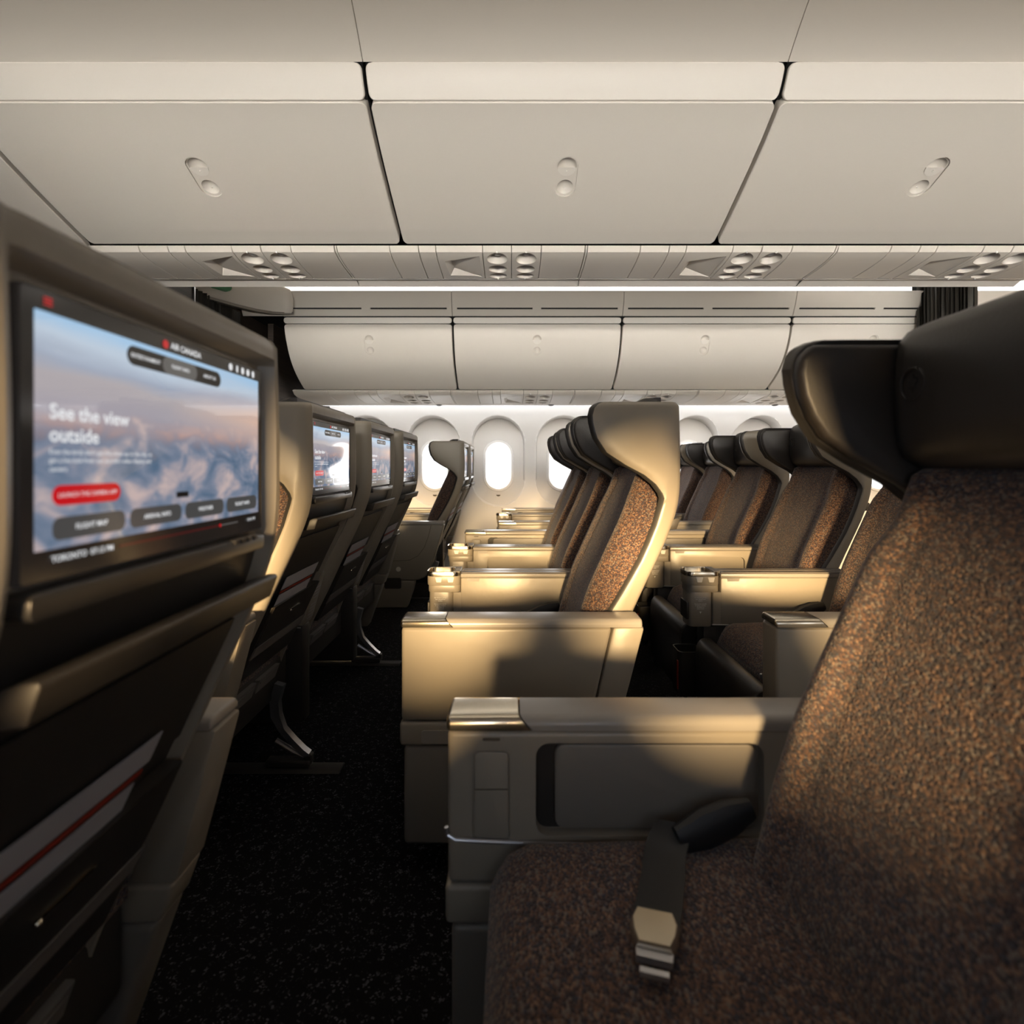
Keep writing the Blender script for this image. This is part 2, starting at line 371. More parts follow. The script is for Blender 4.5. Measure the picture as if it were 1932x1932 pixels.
def make_back(parent):
    b = MB()
    back_patch(b, -.196, .196, .275, .955, -.019, .012, 26)
    p = b.build('back_panel', back_pl, parent)
    b = MB(); b.prism([(-.034, .880), (.000, .884), (.010, .912), (.008, .916), (-.002, .916), (-.034, .905)], -.192, .192, .002, 2)
    b.build('phone_ledge', dark_pl, p)
    b = MB(); back_patch(b, -.185, .185, .69, .855, -.010, .010, 10); b.build('tray_table', back_pl, p)
    b = MB(); back_patch(b, -.16, .10, .700, .738, -.001, .002, 4, b=.0005); b.build('safety_card', paper_m, p)
    b = MB(); back_patch(b, -.17, .075, .64, .688, .004, .002, 4, b=.0005); b.build('safety_card', paper_m, p)
    b = MB(); back_patch(b, -.165, .088, .691, .697, .001, .002, 2, b=.0005); b.build('red_leaflet', red_m, p)
    b = MB()
    back_patch(b, -.186, .186, .43, .655, .012, .028, 12, b=.006)
    pk = b.build('literature_pocket', dark_pl, p)
    b = MB(); back_patch(b, -.186, .186, .5, .535, .0145, .004, 3); b.build('pocket_band', post_m, pk)
    b = MB(); back_patch(b, -.02, .05, .603, .609, .0155, .005, 2); b.sphere((bx(.606) + .016, -.028, .606), .004); b.build('latch', satin, pk)
    b = MB()
    for y0, y1 in ((-.165, -.008), (.008, .165)):
        back_patch(b, y0, y1, .305, .365, .012, .02, 3, b=.004)
        back_patch(b, y0 + .012, y1 - .012, .350, .354, .0145, .003, 1, b=.0005)
    b.build('stowage_latch_plate', post_m, p)

def leaf_points(r):
    base = [(90, 1), (80, .62), (66, .72), (62, .45), (38, .82), (34, .62), (14, .78), (10, .5), (-12, .45), (-40, .62), (-60, .35), (-82, .32), (-86, .85)]
    pts = [(r * k * math.cos(math.radians(a)), r * k * math.sin(math.radians(a))) for a, k in base]
    return pts + [(-x, y) for x, y in pts[::-1]][:-1]
def make_headrest(parent):
    b = MB(); rings = []; n = 20
    ys = [-.199 + .398 * i / n for i in range(n + 1)]
    zs = [1.066, 1.069, 1.08, 1.10, 1.13, 1.17, 1.21, 1.24, 1.256, 1.263, 1.266]
    for z in zs:
        t = (z - 1.066) / .2; e = 1 - min(1, min(z - 1.066, 1.266 - z) / .025); e = e * e
        fr = []
        for y in ys:
            q = abs(y) / .199; edge = max(0, (q - .86) / .14)
            x = -.122 + .010 * math.sin(t * PI) * -1 + .030 * e + .028 * edge ** 2 - .004 * math.cos(y * 8)
            fr.append((x, y, z))
        rings.append([(-.048, -.199, z)] + fr + [(-.048, .199, z)])
    b.loft(rings)
    h = b.build('headrest', leather, parent, 50)
    for s in (-1, 1):
        b = MB(); P = []
        zz = [1.236, 1.225, 1.20, 1.17, 1.14, 1.11, 1.085, 1.06, 1.04, 1.02, 1.0]
        front = [(fx(z) + .005, z) for z in zz if z > 1.01]
        poly = [(-.06, 1.243), (-.236, 1.243)] + front[1:] + [(-.052, 1.005)]
        y_out, y_in = s * (W - .019), s * (W - .046)
        b.prism(poly, min(y_out, y_in), max(y_out, y_in), .009, 3)
        b.build('headrest_wing', leather, h)
    b = MB(); cy, cz, X = .140, 1.178, -.1335
    path = [(X, cy + .021 * math.cos(a), cz + .021 * math.sin(a)) for a in [2 * PI * k / 32 for k in range(33)]]
    b.tube(path, .0016, 6)
    L = leaf_points(.014); b.add([(X - .0014, cy + a, cz + c) for a, c in L] + [(X + .004, cy + a, cz + c) for a, c in L],
        [tuple(range(len(L)))] + [(i, (i + 1) % len(L), (i + 1) % len(L) + len(L), i + len(L)) for i in range(len(L))])
    b.build('leaf_emblem', leather, h)
    # top cap seen above the shell
    b = MB(); b.prism(rrect(-.095, -.012, -.15, .15, .02, 4), 1.244, 1.2555, .004, 2, ax='z'); b.build('headrest_cap', dark_pl, h)

def make_cushions(parent, ca, cb, tuck):
    b = MB(); rings = []; n = 28; hw = .2215
    N = 30
    for j in range(N + 1):
        z = .43 + (1.078 - .43) * j / N
        hwz = .2 if z > 1.0 else (.2215 if z > .96 else .2265)
        if .93 < z < 1.03: hwz = .2265 + (.199 - .2265) * max(0, min(1, (z - .94) / .05))
        f = interp(BF, z); xk = min(bx(z) - .055, f + .2)
        edge = max(0, 1 - (1.078 - z) / .02); edge = edge ** 2
        sm = []
        for i in range(n + 1):
            y = -hwz + 2 * hwz * i / n; q = abs(y) / hwz
            bol = 1 / (1 + math.exp(-(q - .68) * 13))         # raised side bolsters
            rim = max(0, (q - .86) / .14) ** 2.2
            crease = 0
            for cz in (.62, .76, .90, 1.0): crease += .0035 * math.exp(-((z - cz + .02 * q * q) / .006) ** 2)
            seam = .007 * math.exp(-((q - .63) / .035) ** 2)
            x = f + .018 * (1 - bol) + .045 * rim + crease * (1 - bol) + seam + .03 * edge
            sm.append((x, y, z))
        rings.append([(xk, -hwz, z)] + sm + [(xk, hwz, z)])
    b.loft(rings); b.build('backrest', fab, parent, 60)
    # seat cushion
    b = MB(); rings = []
    xs = [-.698, -.695, -.686, -.670, -.64, -.58, -.5, -.42, -.34, -.27]
    for x in xs:
        t = max(0, 1 - (x + .698) / .05); dz = .055 * (t ** 2)
        ring = []; lo, hi = ca + .012 * t, cb - .012 * t
        for i in range(21):
            y = lo + (hi - lo) * i / 20; q = abs(i - 10) / 10
            ring.append((x, y, .488 - dz - .035 * max(0, (q - .84) / .16) ** 2 - .005 * (1 - q * q) + .012 * math.sin((x + .7) * 3)))
        ring += [(x, hi, .38), (x, lo, .38)]
        rings.append(ring)
    b.loft(rings); b.build('seat_cushion', fab, parent, 60)
    b = MB(); b.box(-.70, -.27, ca + .006, cb - .006, .24, .385, .012); b.build('seat_pan', dark_pl, parent)
    # leg rest hanging in front of the cushion
    b = MB()
    prof = [(-.712, .415), (-.725, .43), (-.745, .437), (-.765, .43), (-.779, .41), (-.784, .38), (-.782, .20), (-.775, .14), (-.76, .125), (-.745, .14), (-.735, .30), (-.716, .36)]
    if tuck: b.box(-.694, -.655, -.235, .235, .12, .378, .012, 3)
    else: b.prism(prof, -.235, .235, .008, 3)
    lr = b.build('leg_rest', leather, parent, 50)
    b = MB(); b.box(-.75 + .07 * tuck, -.70 + .07 * tuck, -.2, .2, .28, .36, .01); b.build('hinge', dark_pl, lr)

def make_belt(parent):
    b = MB(); pts = [(-.415, .238, .528), (-.432, .226, .514), (-.444, .205, .505), (-.458, .165, .500), (-.472, .13, .498), (-.488, .092, .500)]
    rings = []
    for i, p in enumerate(pts):
        rings.append([(p[0] - .028, p[1] + .008, p[2]), (p[0] + .028, p[1] - .008, p[2]), (p[0] + .028, p[1] - .008, p[2] + .003), (p[0] - .028, p[1] + .008, p[2] + .003)])
    b.loft(rings)
    pts2 = [(-.30, .235, .58), (-.33, .225, .548), (-.37, .222, .528), (-.40, .20, .512)]
    b.tube([(-.30, .245, .548), (-.335, .243, .535), (-.375, .238, .522), (-.42, .226, .512)], [.016, .028, .030, .020], 12, sx=1., sy=.6)
    s = b.build('seat_belt', belt_m, parent)
    b = MB()
    P = [(-.024, .0), (-.030, -.018), (-.027, -.035), (-.020, -.052), (.020, -.052), (.027, -.035), (.030, -.018), (.024, 0)]
    o = Vector((-.487, .098, .501)); u = Vector((1, -.27, 0)).normalized(); v = Vector((.27, 1, 0)).normalized()
    def pl(a, c, h): q = o + u * a + v * c; return (q.x, q.y, q.z + h)
    b.loft([[pl(a, c, 0) for a, c in P], [pl(a, c, .010) for a, c in P], [pl(a * .86, c * .92 - .002, .016) for a, c in P]])
    b.build('buckle', satin, s, label='brushed metal lift-up buckle')
    b = MB(); b.loft([[pl(a, c, .002) for a, c in ((-.021, -.053), (.021, -.053), (.020, -.064), (-.020, -.064))], [pl(a, c, .010) for a, c in ((-.021, -.053), (.021, -.053), (.020, -.064), (-.020, -.064))]])
    b.loft([[pl(a, c, 0) for a, c in ((-.016, -.072), (.016, -.072), (.016, -.079), (-.016, -.079))], [pl(a, c, .006) for a, c in ((-.016, -.072), (.016, -.072), (.016, -.079), (-.016, -.079))]])
    b.build('buckle_tongue', steel, s)

def cap_poly(yc, hw):   # cross section of an armrest cap in (y, z)
    r = .014; L = [(yc - hw, .646)] + [(yc - hw + r - r * math.cos(a), .667 - r + r * math.sin(a)) for a in [PI / 2 * k / 5 for k in range(6)]]
    return L + [(2 * yc - y, z) for y, z in L[::-1]]
def aisle_arm(parent, yc, out, wide=False, hw=.042):
    y0, y1 = yc - hw, yc + hw
    zb = .40 if not wide else .245
    b = MB()
    rear = [(-.212, .6455), (-.136, .6455), (-.170, .50), (-.195, .40)] + ([(-.26, .30), (-.33, .245)] if wide else [])
    if not wide:
        b.prism([(-.768, zb), (-.768, .6455), (-.2155, .6455), (-.2555, .47), (-.275, zb)], y0, y1, .010, 3)
        b.prism([(-.2125, .6455), (-.130, .6455), (-.168, .50), (-.195, .40), (-.272, zb), (-.2525, .47)], y0 + .0005, y1 - .0005, .008, 2)
    else:
        b.prism([(-.768, zb), (-.768, .6455), (-.130, .6455), (-.18, .48), (-.22, .36), (-.27, .265), (-.32, zb)], y0, y1, .012, 3)
    arm = b.build('armrest', plastic, parent)
    if not wide:   # storage recess in the side facing the seat
        inn = -out; yi = yc + inn * hw
        c = MB(); c.prism(rrect(-.627, -.262, .478, .626, .022, 5), *sorted((yi - inn * .020, yi + inn * .02)), 0); cut(arm, c)
        c = MB(); c.prism(rrect(-.728, -.668, .470, .616, .010, 4), *sorted((yi - inn * .003, yi + inn * .02)), 0); cut(arm, c)
        b = MB(); b.prism(rrect(-.626, -.56, .480, .624, .018, 4), *sorted((yi - inn * .0198, yi - inn * .0185)), 0); b.build('slot_shade_plate', dark_pl, arm)  # dark plate standing in for the shade deep in the recess
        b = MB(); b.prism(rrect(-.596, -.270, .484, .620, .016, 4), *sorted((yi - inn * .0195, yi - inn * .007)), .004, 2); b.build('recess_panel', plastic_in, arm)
        b = MB(); b.prism(rrect(-.7255, -.6705, .476, .6125, .008, 4), *sorted((yi - inn * .0028, yi + inn * .003)), .002, 2); hs = b.build('handset', plastic, arm)
        b = MB(); b.prism(rrect(-.712, -.684, .630, .6345, .002, 2), *sorted((yi - inn * .002, yi + inn * .0012)), 0); b.build('handset_latch', seam_m, arm)
        b = MB(); b.prism(rrect(-.7245, -.6715, .553, .555, .0005, 1), *sorted((yi + inn * .002, yi + inn * .0036)), 0)
        b.build('handset_display', seam_m, hs)
        b = MB(); b.tube([(-.770, yi, .492), (-.768, yi, .480), (-.755, yi + inn * .003, .474), (-.60, yi + inn * .003, .467), (-.36, yi + inn * .003, .460), (-.255, yi + inn * .003, .458)], .0035, 8); b.build('trim_strip', steel, arm)
    # cap and metal nose
    b = MB(); P = cap_poly(yc, hw + .001)
    bm = bmesh.new(); nP = len(P)
    A = [bm.verts.new((-.652 + (.667 - z), y, z)) for y, z in P]; B = [bm.verts.new((-.136, y, z)) for y, z in P]
    bm.faces.new(A); bm.faces.new(B[::-1])
    for i in range(nP): bm.faces.new((A[i], B[i], B[(i + 1) % nP], A[(i + 1) % nP]))
    bmesh.ops.recalc_face_normals(bm, faces=bm.faces)
    bmesh.ops.bevel(bm, geom=[e for e in bm.edges if all(v.co.x > -.14 for v in e.verts)], offset=.010, segments=3, profile=.5, affect='EDGES', clamp_overlap=True)
    b.addbm(bm); b.build('armrest_cap', cap_m, arm)
    b = MB(); bm = bmesh.new()
    A = [bm.verts.new((-.770, y, z)) for y, z in P]; B = [bm.verts.new((-.655 + (.667 - z) * 1.0, y, z)) for y, z in P]
    bm.faces.new(A); bm.faces.new(B[::-1])
    nP = len(P)
    for i in range(nP): bm.faces.new((A[i], B[i], B[(i + 1) % nP], A[(i + 1) % nP]))
    bmesh.ops.recalc_face_normals(bm, faces=bm.faces)
    bmesh.ops.bevel(bm, geom=[e for e in bm.edges if all(v.co.x < -.76 for v in e.verts)], offset=.008, segments=3, profile=.5, affect='EDGES', clamp_overlap=True)
    b.addbm(bm); b.build('armrest_nose', satin, arm, label='polished metal nose of the armrest')
    if not wide:
        b = MB(); b.prism([(-.772, .335), (-.772, .398), (-.1985, .398), (-.222, .335)], y0 - .001, y1 + .001, .009, 3); band = b.build('armrest_band', plastic, arm)
        b = MB(); yo = yc + out * (hw + .002); b.prism(rrect(-.715, -.60, .343, .377, .008, 3), *sorted((yo - out * .002, yo + out * .0008)), 0); b.build('access_cover', cap_m, band)
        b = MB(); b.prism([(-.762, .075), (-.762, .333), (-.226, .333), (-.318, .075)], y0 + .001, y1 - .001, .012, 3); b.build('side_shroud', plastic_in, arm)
    else:
        yo = yc + out * hw
        b = MB(); path = [(-.225, yo, .640), (-.245, yo, .56), (-.275, yo, .48), (-.32, yo, .42), (-.38, yo, .39), (-.46, yo, .385), (-.765, yo, .385)]
        b.tube(path, .0016, 6); b.build('panel_seam', seam_m, arm)
        b = MB(); bm = bmesh.new(); bmesh.ops.create_cone(bm, cap_ends=True, segments=24, radius1=.017, radius2=.017, depth=.004, matrix=Matrix.Translation((-.46, yo, .325)) @ Matrix.Rotation(PI / 2, 4, 'X')); b.addbm(bm)
        bm = bmesh.new(); bmesh.ops.create_cone(bm, cap_ends=True, segments=24, radius1=.008, radius2=.007, depth=.010, matrix=Matrix.Translation((-.46, yo, .325)) @ Matrix.Rotation(PI / 2, 4, 'X')); b.addbm(bm)
        b.build('recline_button', white_lip, arm)
        b = MB(); b.prism([(-.768, .243), (-.34, .243), (-.36, .16), (-.40, .045), (-.768, .045)], y0 + .003, y1 - .003, .015, 3); b.build('side_shroud', plastic, arm)
        b = MB(); b.prism(rrect(-.56, -.44, .185, .262, .012, 3), *sorted((yo - out * .004, yo + out * .0012)), 0); b.build('vent_grille', dark_pl, arm)
    return arm

def divider(parent, yc, placard=True, recess=False):
    hw = .050; y0, y1 = yc - hw, yc + hw
    b = MB()
    b.prism([(-.672, .470), (-.672, .6455), (-.165, .6455), (-.205, .50), (-.218, .462)], y0 + .004, y1 - .004, .006, 2)
    b.prism(rrect(-.792, -.700, y0 + .004, y1 - .004, .022, 4), .46, .592, .003, 2, ax='z')
    b.prism(rrect(-.7015, -.64, y0 + .006, y1 - .006, .004, 2), .462, .59, .002, 1, ax='z')
    b.prism(rrect(-.796, -.6735, y0 + .003, y1 - .003, .026, 4), .590, .618, .003, 2, ax='z')
    b.prism(rrect(-.800, -.6735, y0 - .001, y1 + .001, .028, 5), .616, .653, .004, 2, ax='z')
    arm = b.build('console', plastic, parent)
    if recess:
        c = MB(); c.prism(rrect(-.60, -.30, .47, .612, .022, 4), y0 - .01, y0 + .02, 0); cut(arm, c)
    b = MB(); b.box(-.672, -.168, y0 + .003, y1 - .003, .6455, .660, .003, 2)
    b.build('console_armrest', cap_m, arm)
    b = MB()
    for a, c in ((y0 + .010, yc - .006), (yc + .002, y1 - .008)): b.box(-.668, -.172, a, c, .659, .6645, .002, 1)
    b.build('armrest_pad', strip_m, arm)
    # metal rimmed tray at the front
    b = MB(); outer = rrect(-.803, -.6725, y0 - .003, y1 + .003, .030, 6); inner = rrect(-.797, -.700, y0 + .003, y1 - .003, .024, 6)
    n = len(outer); R = [[(x, y, .652) for x, y in outer], [(x, y, .666) for x, y in outer], [(x * .999, y, .669) for x, y in [((a[0] * .8 + c[0] * .2), (a[1] * .8 + c[1] * .2)) for a, c in zip(outer, inner)]], [(x, y, .667) for x, y in inner], [(x, y, .658) for x, y in inner]]
    b.loft(R, caps=False); b.add([(x, y, .652) for x, y in outer], [tuple(range(n))]); b.add([(x, y, .6585) for x, y in inner], [tuple(range(n))])
    rim = b.build('drinks_tray', satin, arm, label='metal-rimmed drinks tray')
    b = MB(); b.box(-.6985, -.6745, y0 + .004, y1 - .004, .664, .6705, .001, 1)
    for k in (0, 1):
        for q in (0, 1): b.box(-.693 + k * .011, -.688 + k * .011, yc - .025 + q * .03, yc - .015 + q * .03, .670, .6712, 0)
    b.build('control_strip', strip_m, rim)
    b = MB()
    for x in (-.754, -.7095):
        P = [(x - .0135, .648), (x + .0135, .648), (x + .009, .629), (x - .009, .629)]; b.prism(P, y0 - .0035, y0, .0012, 1)
    b.build('release_button', white_lip, arm)
    b = MB(); b.prism([(-.6485, .6445), (-.6, .6445), (-.603, .632), (-.6455, .632)], y0 + .0030, y0 + .0045, 0); b.build('access_cover', cap_m, arm)
    if placard:
        t = MB(); pl = lambda x, y: (-.7485 + x, y0 + .0033, .572 + y)
        rows = ['No Stowage during', 'taxi, takeoff and', 'landing', '', 'Rangement interdit', 'en phase roulage,', 'décollage et', 'atterrissage']
        for i, s in enumerate(rows):
            if s: text_into(t, s, .0058, lambda x, y, i=i: (-.7485 + x, y0 + .0030, .570 - i * .0059 + y), 'CENTER', bold=.0001)
        t.add([(-.7525, y0 + .0030, .518), (-.7445, y0 + .0030, .518), (-.7485, y0 + .0030, .510)], [(0, 1, 2)])
        t.build('placard_text', white_t, arm, fix=False)
    b = MB(); b.tube([(-.705, y0 + .003, .468), (-.5, y0 + .003, .463), (-.225, y0 + .003, .457)], .003, 6); b.build('trim_strip', steel, arm)
    # front pocket frame
    b = MB(); b.prism(rrect(yc - .038, yc + .038, .485, .552, .004, 2), -.798, -.790, .001, 1, ax='x'); b.build('socket_cover', dark_pl, arm)
    # lower column + pouch + rear placards
    b = MB(); b.box(-.735, -.22, y0 + .012, y1 - .012, .09, .462, .01, 2); b.build('side_shroud', dark_pl, arm)
    b = MB(); outer = rrect(-.83, -.735, y0 + .002, y1 - .002, .020, 4); inner = rrect(-.826, -.739, y0 + .006, y1 - .006, .017, 4)
    b.loft([[(x, y, .20) for x, y in outer], [(x, y, .365) for x, y in outer], [(x, y, .365) for x, y in inner], [(x, y, .21) for x, y in inner]])
    pc = b.build('bottle_holder', dark_pl, arm)
    b = MB(); b.box(-.833, -.829, y0 + .012, y0 + .024, .22, .33, .001, 1); b.build('pull_tab', red_m, pc, label='red pull tab')
    b = MB()
    for k in range(9):
        z = .60 - k * .013 - (.012 if k > 3 else 0); x = interp([(.46, -.216), (.6455, -.163)], z) + .0008
        w = .030 if k % 3 else .024
        b.add([(x, yc - w, z), (x, yc + w, z), (x + .001, yc + w, z + .004), (x + .001, yc - w, z + .004)], [(0, 1, 2, 3)])
    b.build('rear_placard', paper_m, arm, fix=False)
    return arm

def make_leg(parent, y):
    b = MB(); path = [(-.245, y, .30), (-.262, y, .24), (-.258, y, .19), (-.235, y, .14), (-.20, y, .10), (-.165, y, .065), (-.145, y, .05)]
    rings = []
    for i, p in enumerate(path):
        q = Vector(path[min(i + 1, len(path) - 1)]) - Vector(path[max(i - 1, 0)]); t = q.normalized(); nrm = Vector((-t.z, 0, t.x))
        w = .014; d = .010 if i > 2 else .016
        c = Vector(p)
        rings.append([c + nrm * d + Vector((0, -w, 0)), c + nrm * d + Vector((0, w, 0)), c - nrm * d + Vector((0, w, 0)), c - nrm * d + Vector((0, -w, 0))])
    b.loft(rings)
    b.tube([(-.26, y, .10), (-.20, y, .062), (-.15, y, .040)], .009, 8)
    lg = b.build('leg', steel, parent)
    b = MB(); b.tube([(-.62, y, .30), (-.64, y, .15), (-.66, y, .028)], [.018, .014, .014], 8); l2 = b.build('leg', steel, parent)
    b = MB(); b.box(-.70, -.60, y - .02, y + .02, .009, .030, .004, 2); b.build('floor_fitting', gunmetal, l2)
    b = MB(); b.box(-.29, -.135, y - .02, y + .02, .012, .036, .004, 2); b.box(-.16, -.13, y - .014, y + .014, .02, .055, .004, 1)
    b.build('floor_fitting', gunmetal, lg)

CUSH = {'C': (-.249, .284), 'A': (-.249, .249), 'D': (-.259, .267), 'E': (-.265, .265), 'G': (-.267, .259), 'H': (-.264, .255), 'K': (-.255, .260)}
# seat variants by column
def make_seat(col, wide=False):
    r = empty('airline_seat')
    make_shell(r); make_screen(r); make_back(r); make_headrest(r); make_cushions(r, *CUSH[col], int(col in 'ACHK')); make_belt(r)
    if col == 'C': aisle_arm(r, .3275, 1); divider(r, -.30, False); make_leg(r, -.1)
    if col == 'A': aisle_arm(r, -.285, -1, hw=.024); make_leg(r, .1)
    if col == 'D': aisle_arm(r, -.3025, -1); divider(r, .3225); make_leg(r, .145)
    if col == 'E': divider(r, .3225, True, True)
    if col == 'G': aisle_arm(r, .3025, 1); make_leg(r, -.145)
    if col == 'H': aisle_arm(r, -.3075, -1, wide); divider(r, .307, False); make_leg(r, .1)
    if col == 'K': aisle_arm(r, .286, 1, hw=.024); make_leg(r, -.1)
    return r
YCOL = {'A': -.03, 'C': .57, 'D': 1.745, 'E': 2.39, 'G': 3.035, 'H': 4.19, 'K': 4.81}
XROW = {'A': [-.343, .665], 'C': [-.343, .665], 'D': [-.573, .478, 1.46], 'E': [-.573, .478, 1.46], 'G': [-.573, .478, 1.46], 'H': [-.355, .67, 1.69], 'K': [-.355, .67, 1.69]}
LAB = {
 ('A', 0): 'dark seat back ahead at the near window, left of the large lit screen',
 ('A', 1): 'near window seat the viewer looks out from, beside the brown tweed seat with belt',
 ('C', 0): 'nearest seat back, far left, with large lit screen reading See the view outside',
 ('C', 1): 'nearest brown tweed seat at right, dark winged headrest, lap belt on its cushion',
 ('D', 0): 'front centre seat by the near aisle, first of the three small lit screens',
 ('D', 1): 'golden lit beige winged seat in mid picture with plain armrest by the aisle',
 ('D', 2): 'centre aisle seat behind the golden winged seat, metal nosed armrest beside nearest tweed seat',
 ('E', 0): 'front row middle seat with the second of the three small lit screens',
 ('E', 1): 'middle seat directly beyond the golden winged seat, its wing overlapping the bright window',
 ('E', 2): 'rear row middle tweed seat, largest sunlit one right of the golden winged seat',
 ('G', 0): 'front row centre seat with the third, farthest of the three small lit screens',
 ('G', 1): 'farthest centre seat in the golden winged seat row, smallest wing over the window',
 ('G', 2): 'rear row centre seat by the far aisle, smaller tweed back left of the largest one',
 ('H', 0): 'beige winged seat across the far aisle with round button on its side panel',
 ('H', 1): 'far aisle seat hidden behind centre seats, its armrest before the bright sidewall',
 ('H', 2): 'far aisle rear seat with purple grey upholstery under a dark headrest',
 ('K', 0): 'front far window seat with narrow lit screen behind the beige winged seat',
 ('K', 1): 'far window seat with the topmost armrest line before the bright sidewall',
 ('K', 2): 'rear far window seat, only a dark headrest below a window arc',
}
protos = {}
todo = []
for col, xs in XROW.items():
    for i, x in enumerate(xs):
        wide = (col == 'H' and i == 0)
        key = (col, wide)
        if key not in protos:
            # share the meshes of body parts between columns
            protos[key] = make_seat(col, wide); s = protos[key]; todo.append((None, s, col, i, x))
        else: todo.append((protos[key], None, col, i, x))
# let columns share the common meshes
first = {}
for o in list(bpy.data.objects):
    if o.type == 'MESH' and o.parent and o.name.split('.')[0] in ('shell', 'screen', 'screen_picture', 'navigation_bar', 'launch_button', 'progress_bar', 'heading_text', 'body_text', 'launch_text', 'navigation_text', 'airline_name', 'route_text', 'status_icons', 'screen_hinge_bar', 'headrest_cap', 'leaf_emblem', 'backrest', 'back_panel', 'tray_table', 'literature_pocket', 'headrest'):
        k = o.name.split('.')[0]
        if k in first: o.data = first[k]
        else: first[k] = o.data
index_tree()
for src, o, col, i, x in todo:
    if o is None: o = copy_tree(src)
    o.location = (x, YCOL[col], 0)
    tag(o, LAB[(col, i)], 'seat', 'airline seats in the cabin')

# ------------------------------------------------------------------ overhead bins
class Prof:
    def __init__(s, pts, sm=2):
        P = [Vector(p) for p in pts]
        for _ in range(sm):       # Chaikin keeps the end points
            Q = [P[0]]
            for a, b in zip(P, P[1:]): Q += [a * .75 + b * .25, a * .25 + b * .75]
            Q.append(P[-1]); P = Q
        s.P = P; s.L = [0]
        for a, b in zip(P, P[1:]): s.L.append(s.L[-1] + (b - a).length)
        s.len = s.L[-1]
    def at(s, t):
        t = max(0, min(s.len, t))
        for i in range(len(s.P) - 1):
            if t <= s.L[i + 1]:
                k = (t - s.L[i]) / (s.L[i + 1] - s.L[i]); return s.P[i] * (1 - k) + s.P[i + 1] * k
        return s.P[-1]
    def nrm(s, t):
        d = (s.at(t + .01) - s.at(t - .01)).normalized(); return Vector((d.y, -d.x)) * -1   # to be flipped so it faces the viewer
def N2(prof, t):
    n = prof.nrm(t)
    return n if n.x < .0 or (abs(n.x) < .2 and n.y < 0) else -n
def patch(mb, prof, x0, x1, s0, s1, th=.012, r=0, e=.003, ns=14, off=0., mi=0):
    """slab on a curved profile, from x0..x1 and arc s0..s1, with rounded corners r and softened edges e"""
    ss = sorted(set([s0, s0 + e] + ([s0 + r * k / 5 for k in range(1, 6)] + [s1 - r * k / 5 for k in range(1, 6)] if r else []) + [s0 + (s1 - s0) * k / ns for k in range(1, ns)] + [s1 - e, s1]))
    rings = []
    def ins(s):
        if not r: return 0
        d = min(s - s0, s1 - s)
        return r - math.sqrt(max(0, r * r - (r - d) ** 2)) if d < r else 0
    for s in ss:
        p = prof.at(s); n = N2(prof, s); i = ins(s)
        a = off - (e if s in (s0, s1) else 0)
        X = [x0 + i, x0 + i + e, x1 - i - e, x1 - i]; O = [a - e * .9, a, a, a - e * .9]
        ring = [(x, p.x + n.x * o, p.y + n.y * o) for x, o in zip(X, O)]
        ring += [(x, p.x - n.x * (th - off), p.y - n.y * (th - off)) for x in (X[3], X[0])]
        rings.append(ring)
    mb.loft(rings, mi=mi)
def place_on(prof, s, x, off=0):
    p = prof.at(s); n = N2(prof, s); return (x, p.x + n.x * off, p.y + n.y * off), n

near_top = Prof([(1.533, 2.226), (1.540, 2.213), (1.556, 2.185), (1.585, 2.149)], 1)
near_door = Prof([(1.585, 2.147), (1.70, 2.083), (1.85, 2.02), (2.0, 1.962), (2.088, 1.932)], 2)
far_top = Prof([(3.842, 2.132), (3.846, 2.118), (3.852, 2.09)], 1)
far_door = Prof([(3.852, 2.088), (3.862, 2.04), (3.885, 1.975), (3.935, 1.885), (4.01, 1.80), (4.12, 1.725), (4.235, 1.668)], 2)
PITCH = 1.22; X0 = -1.648

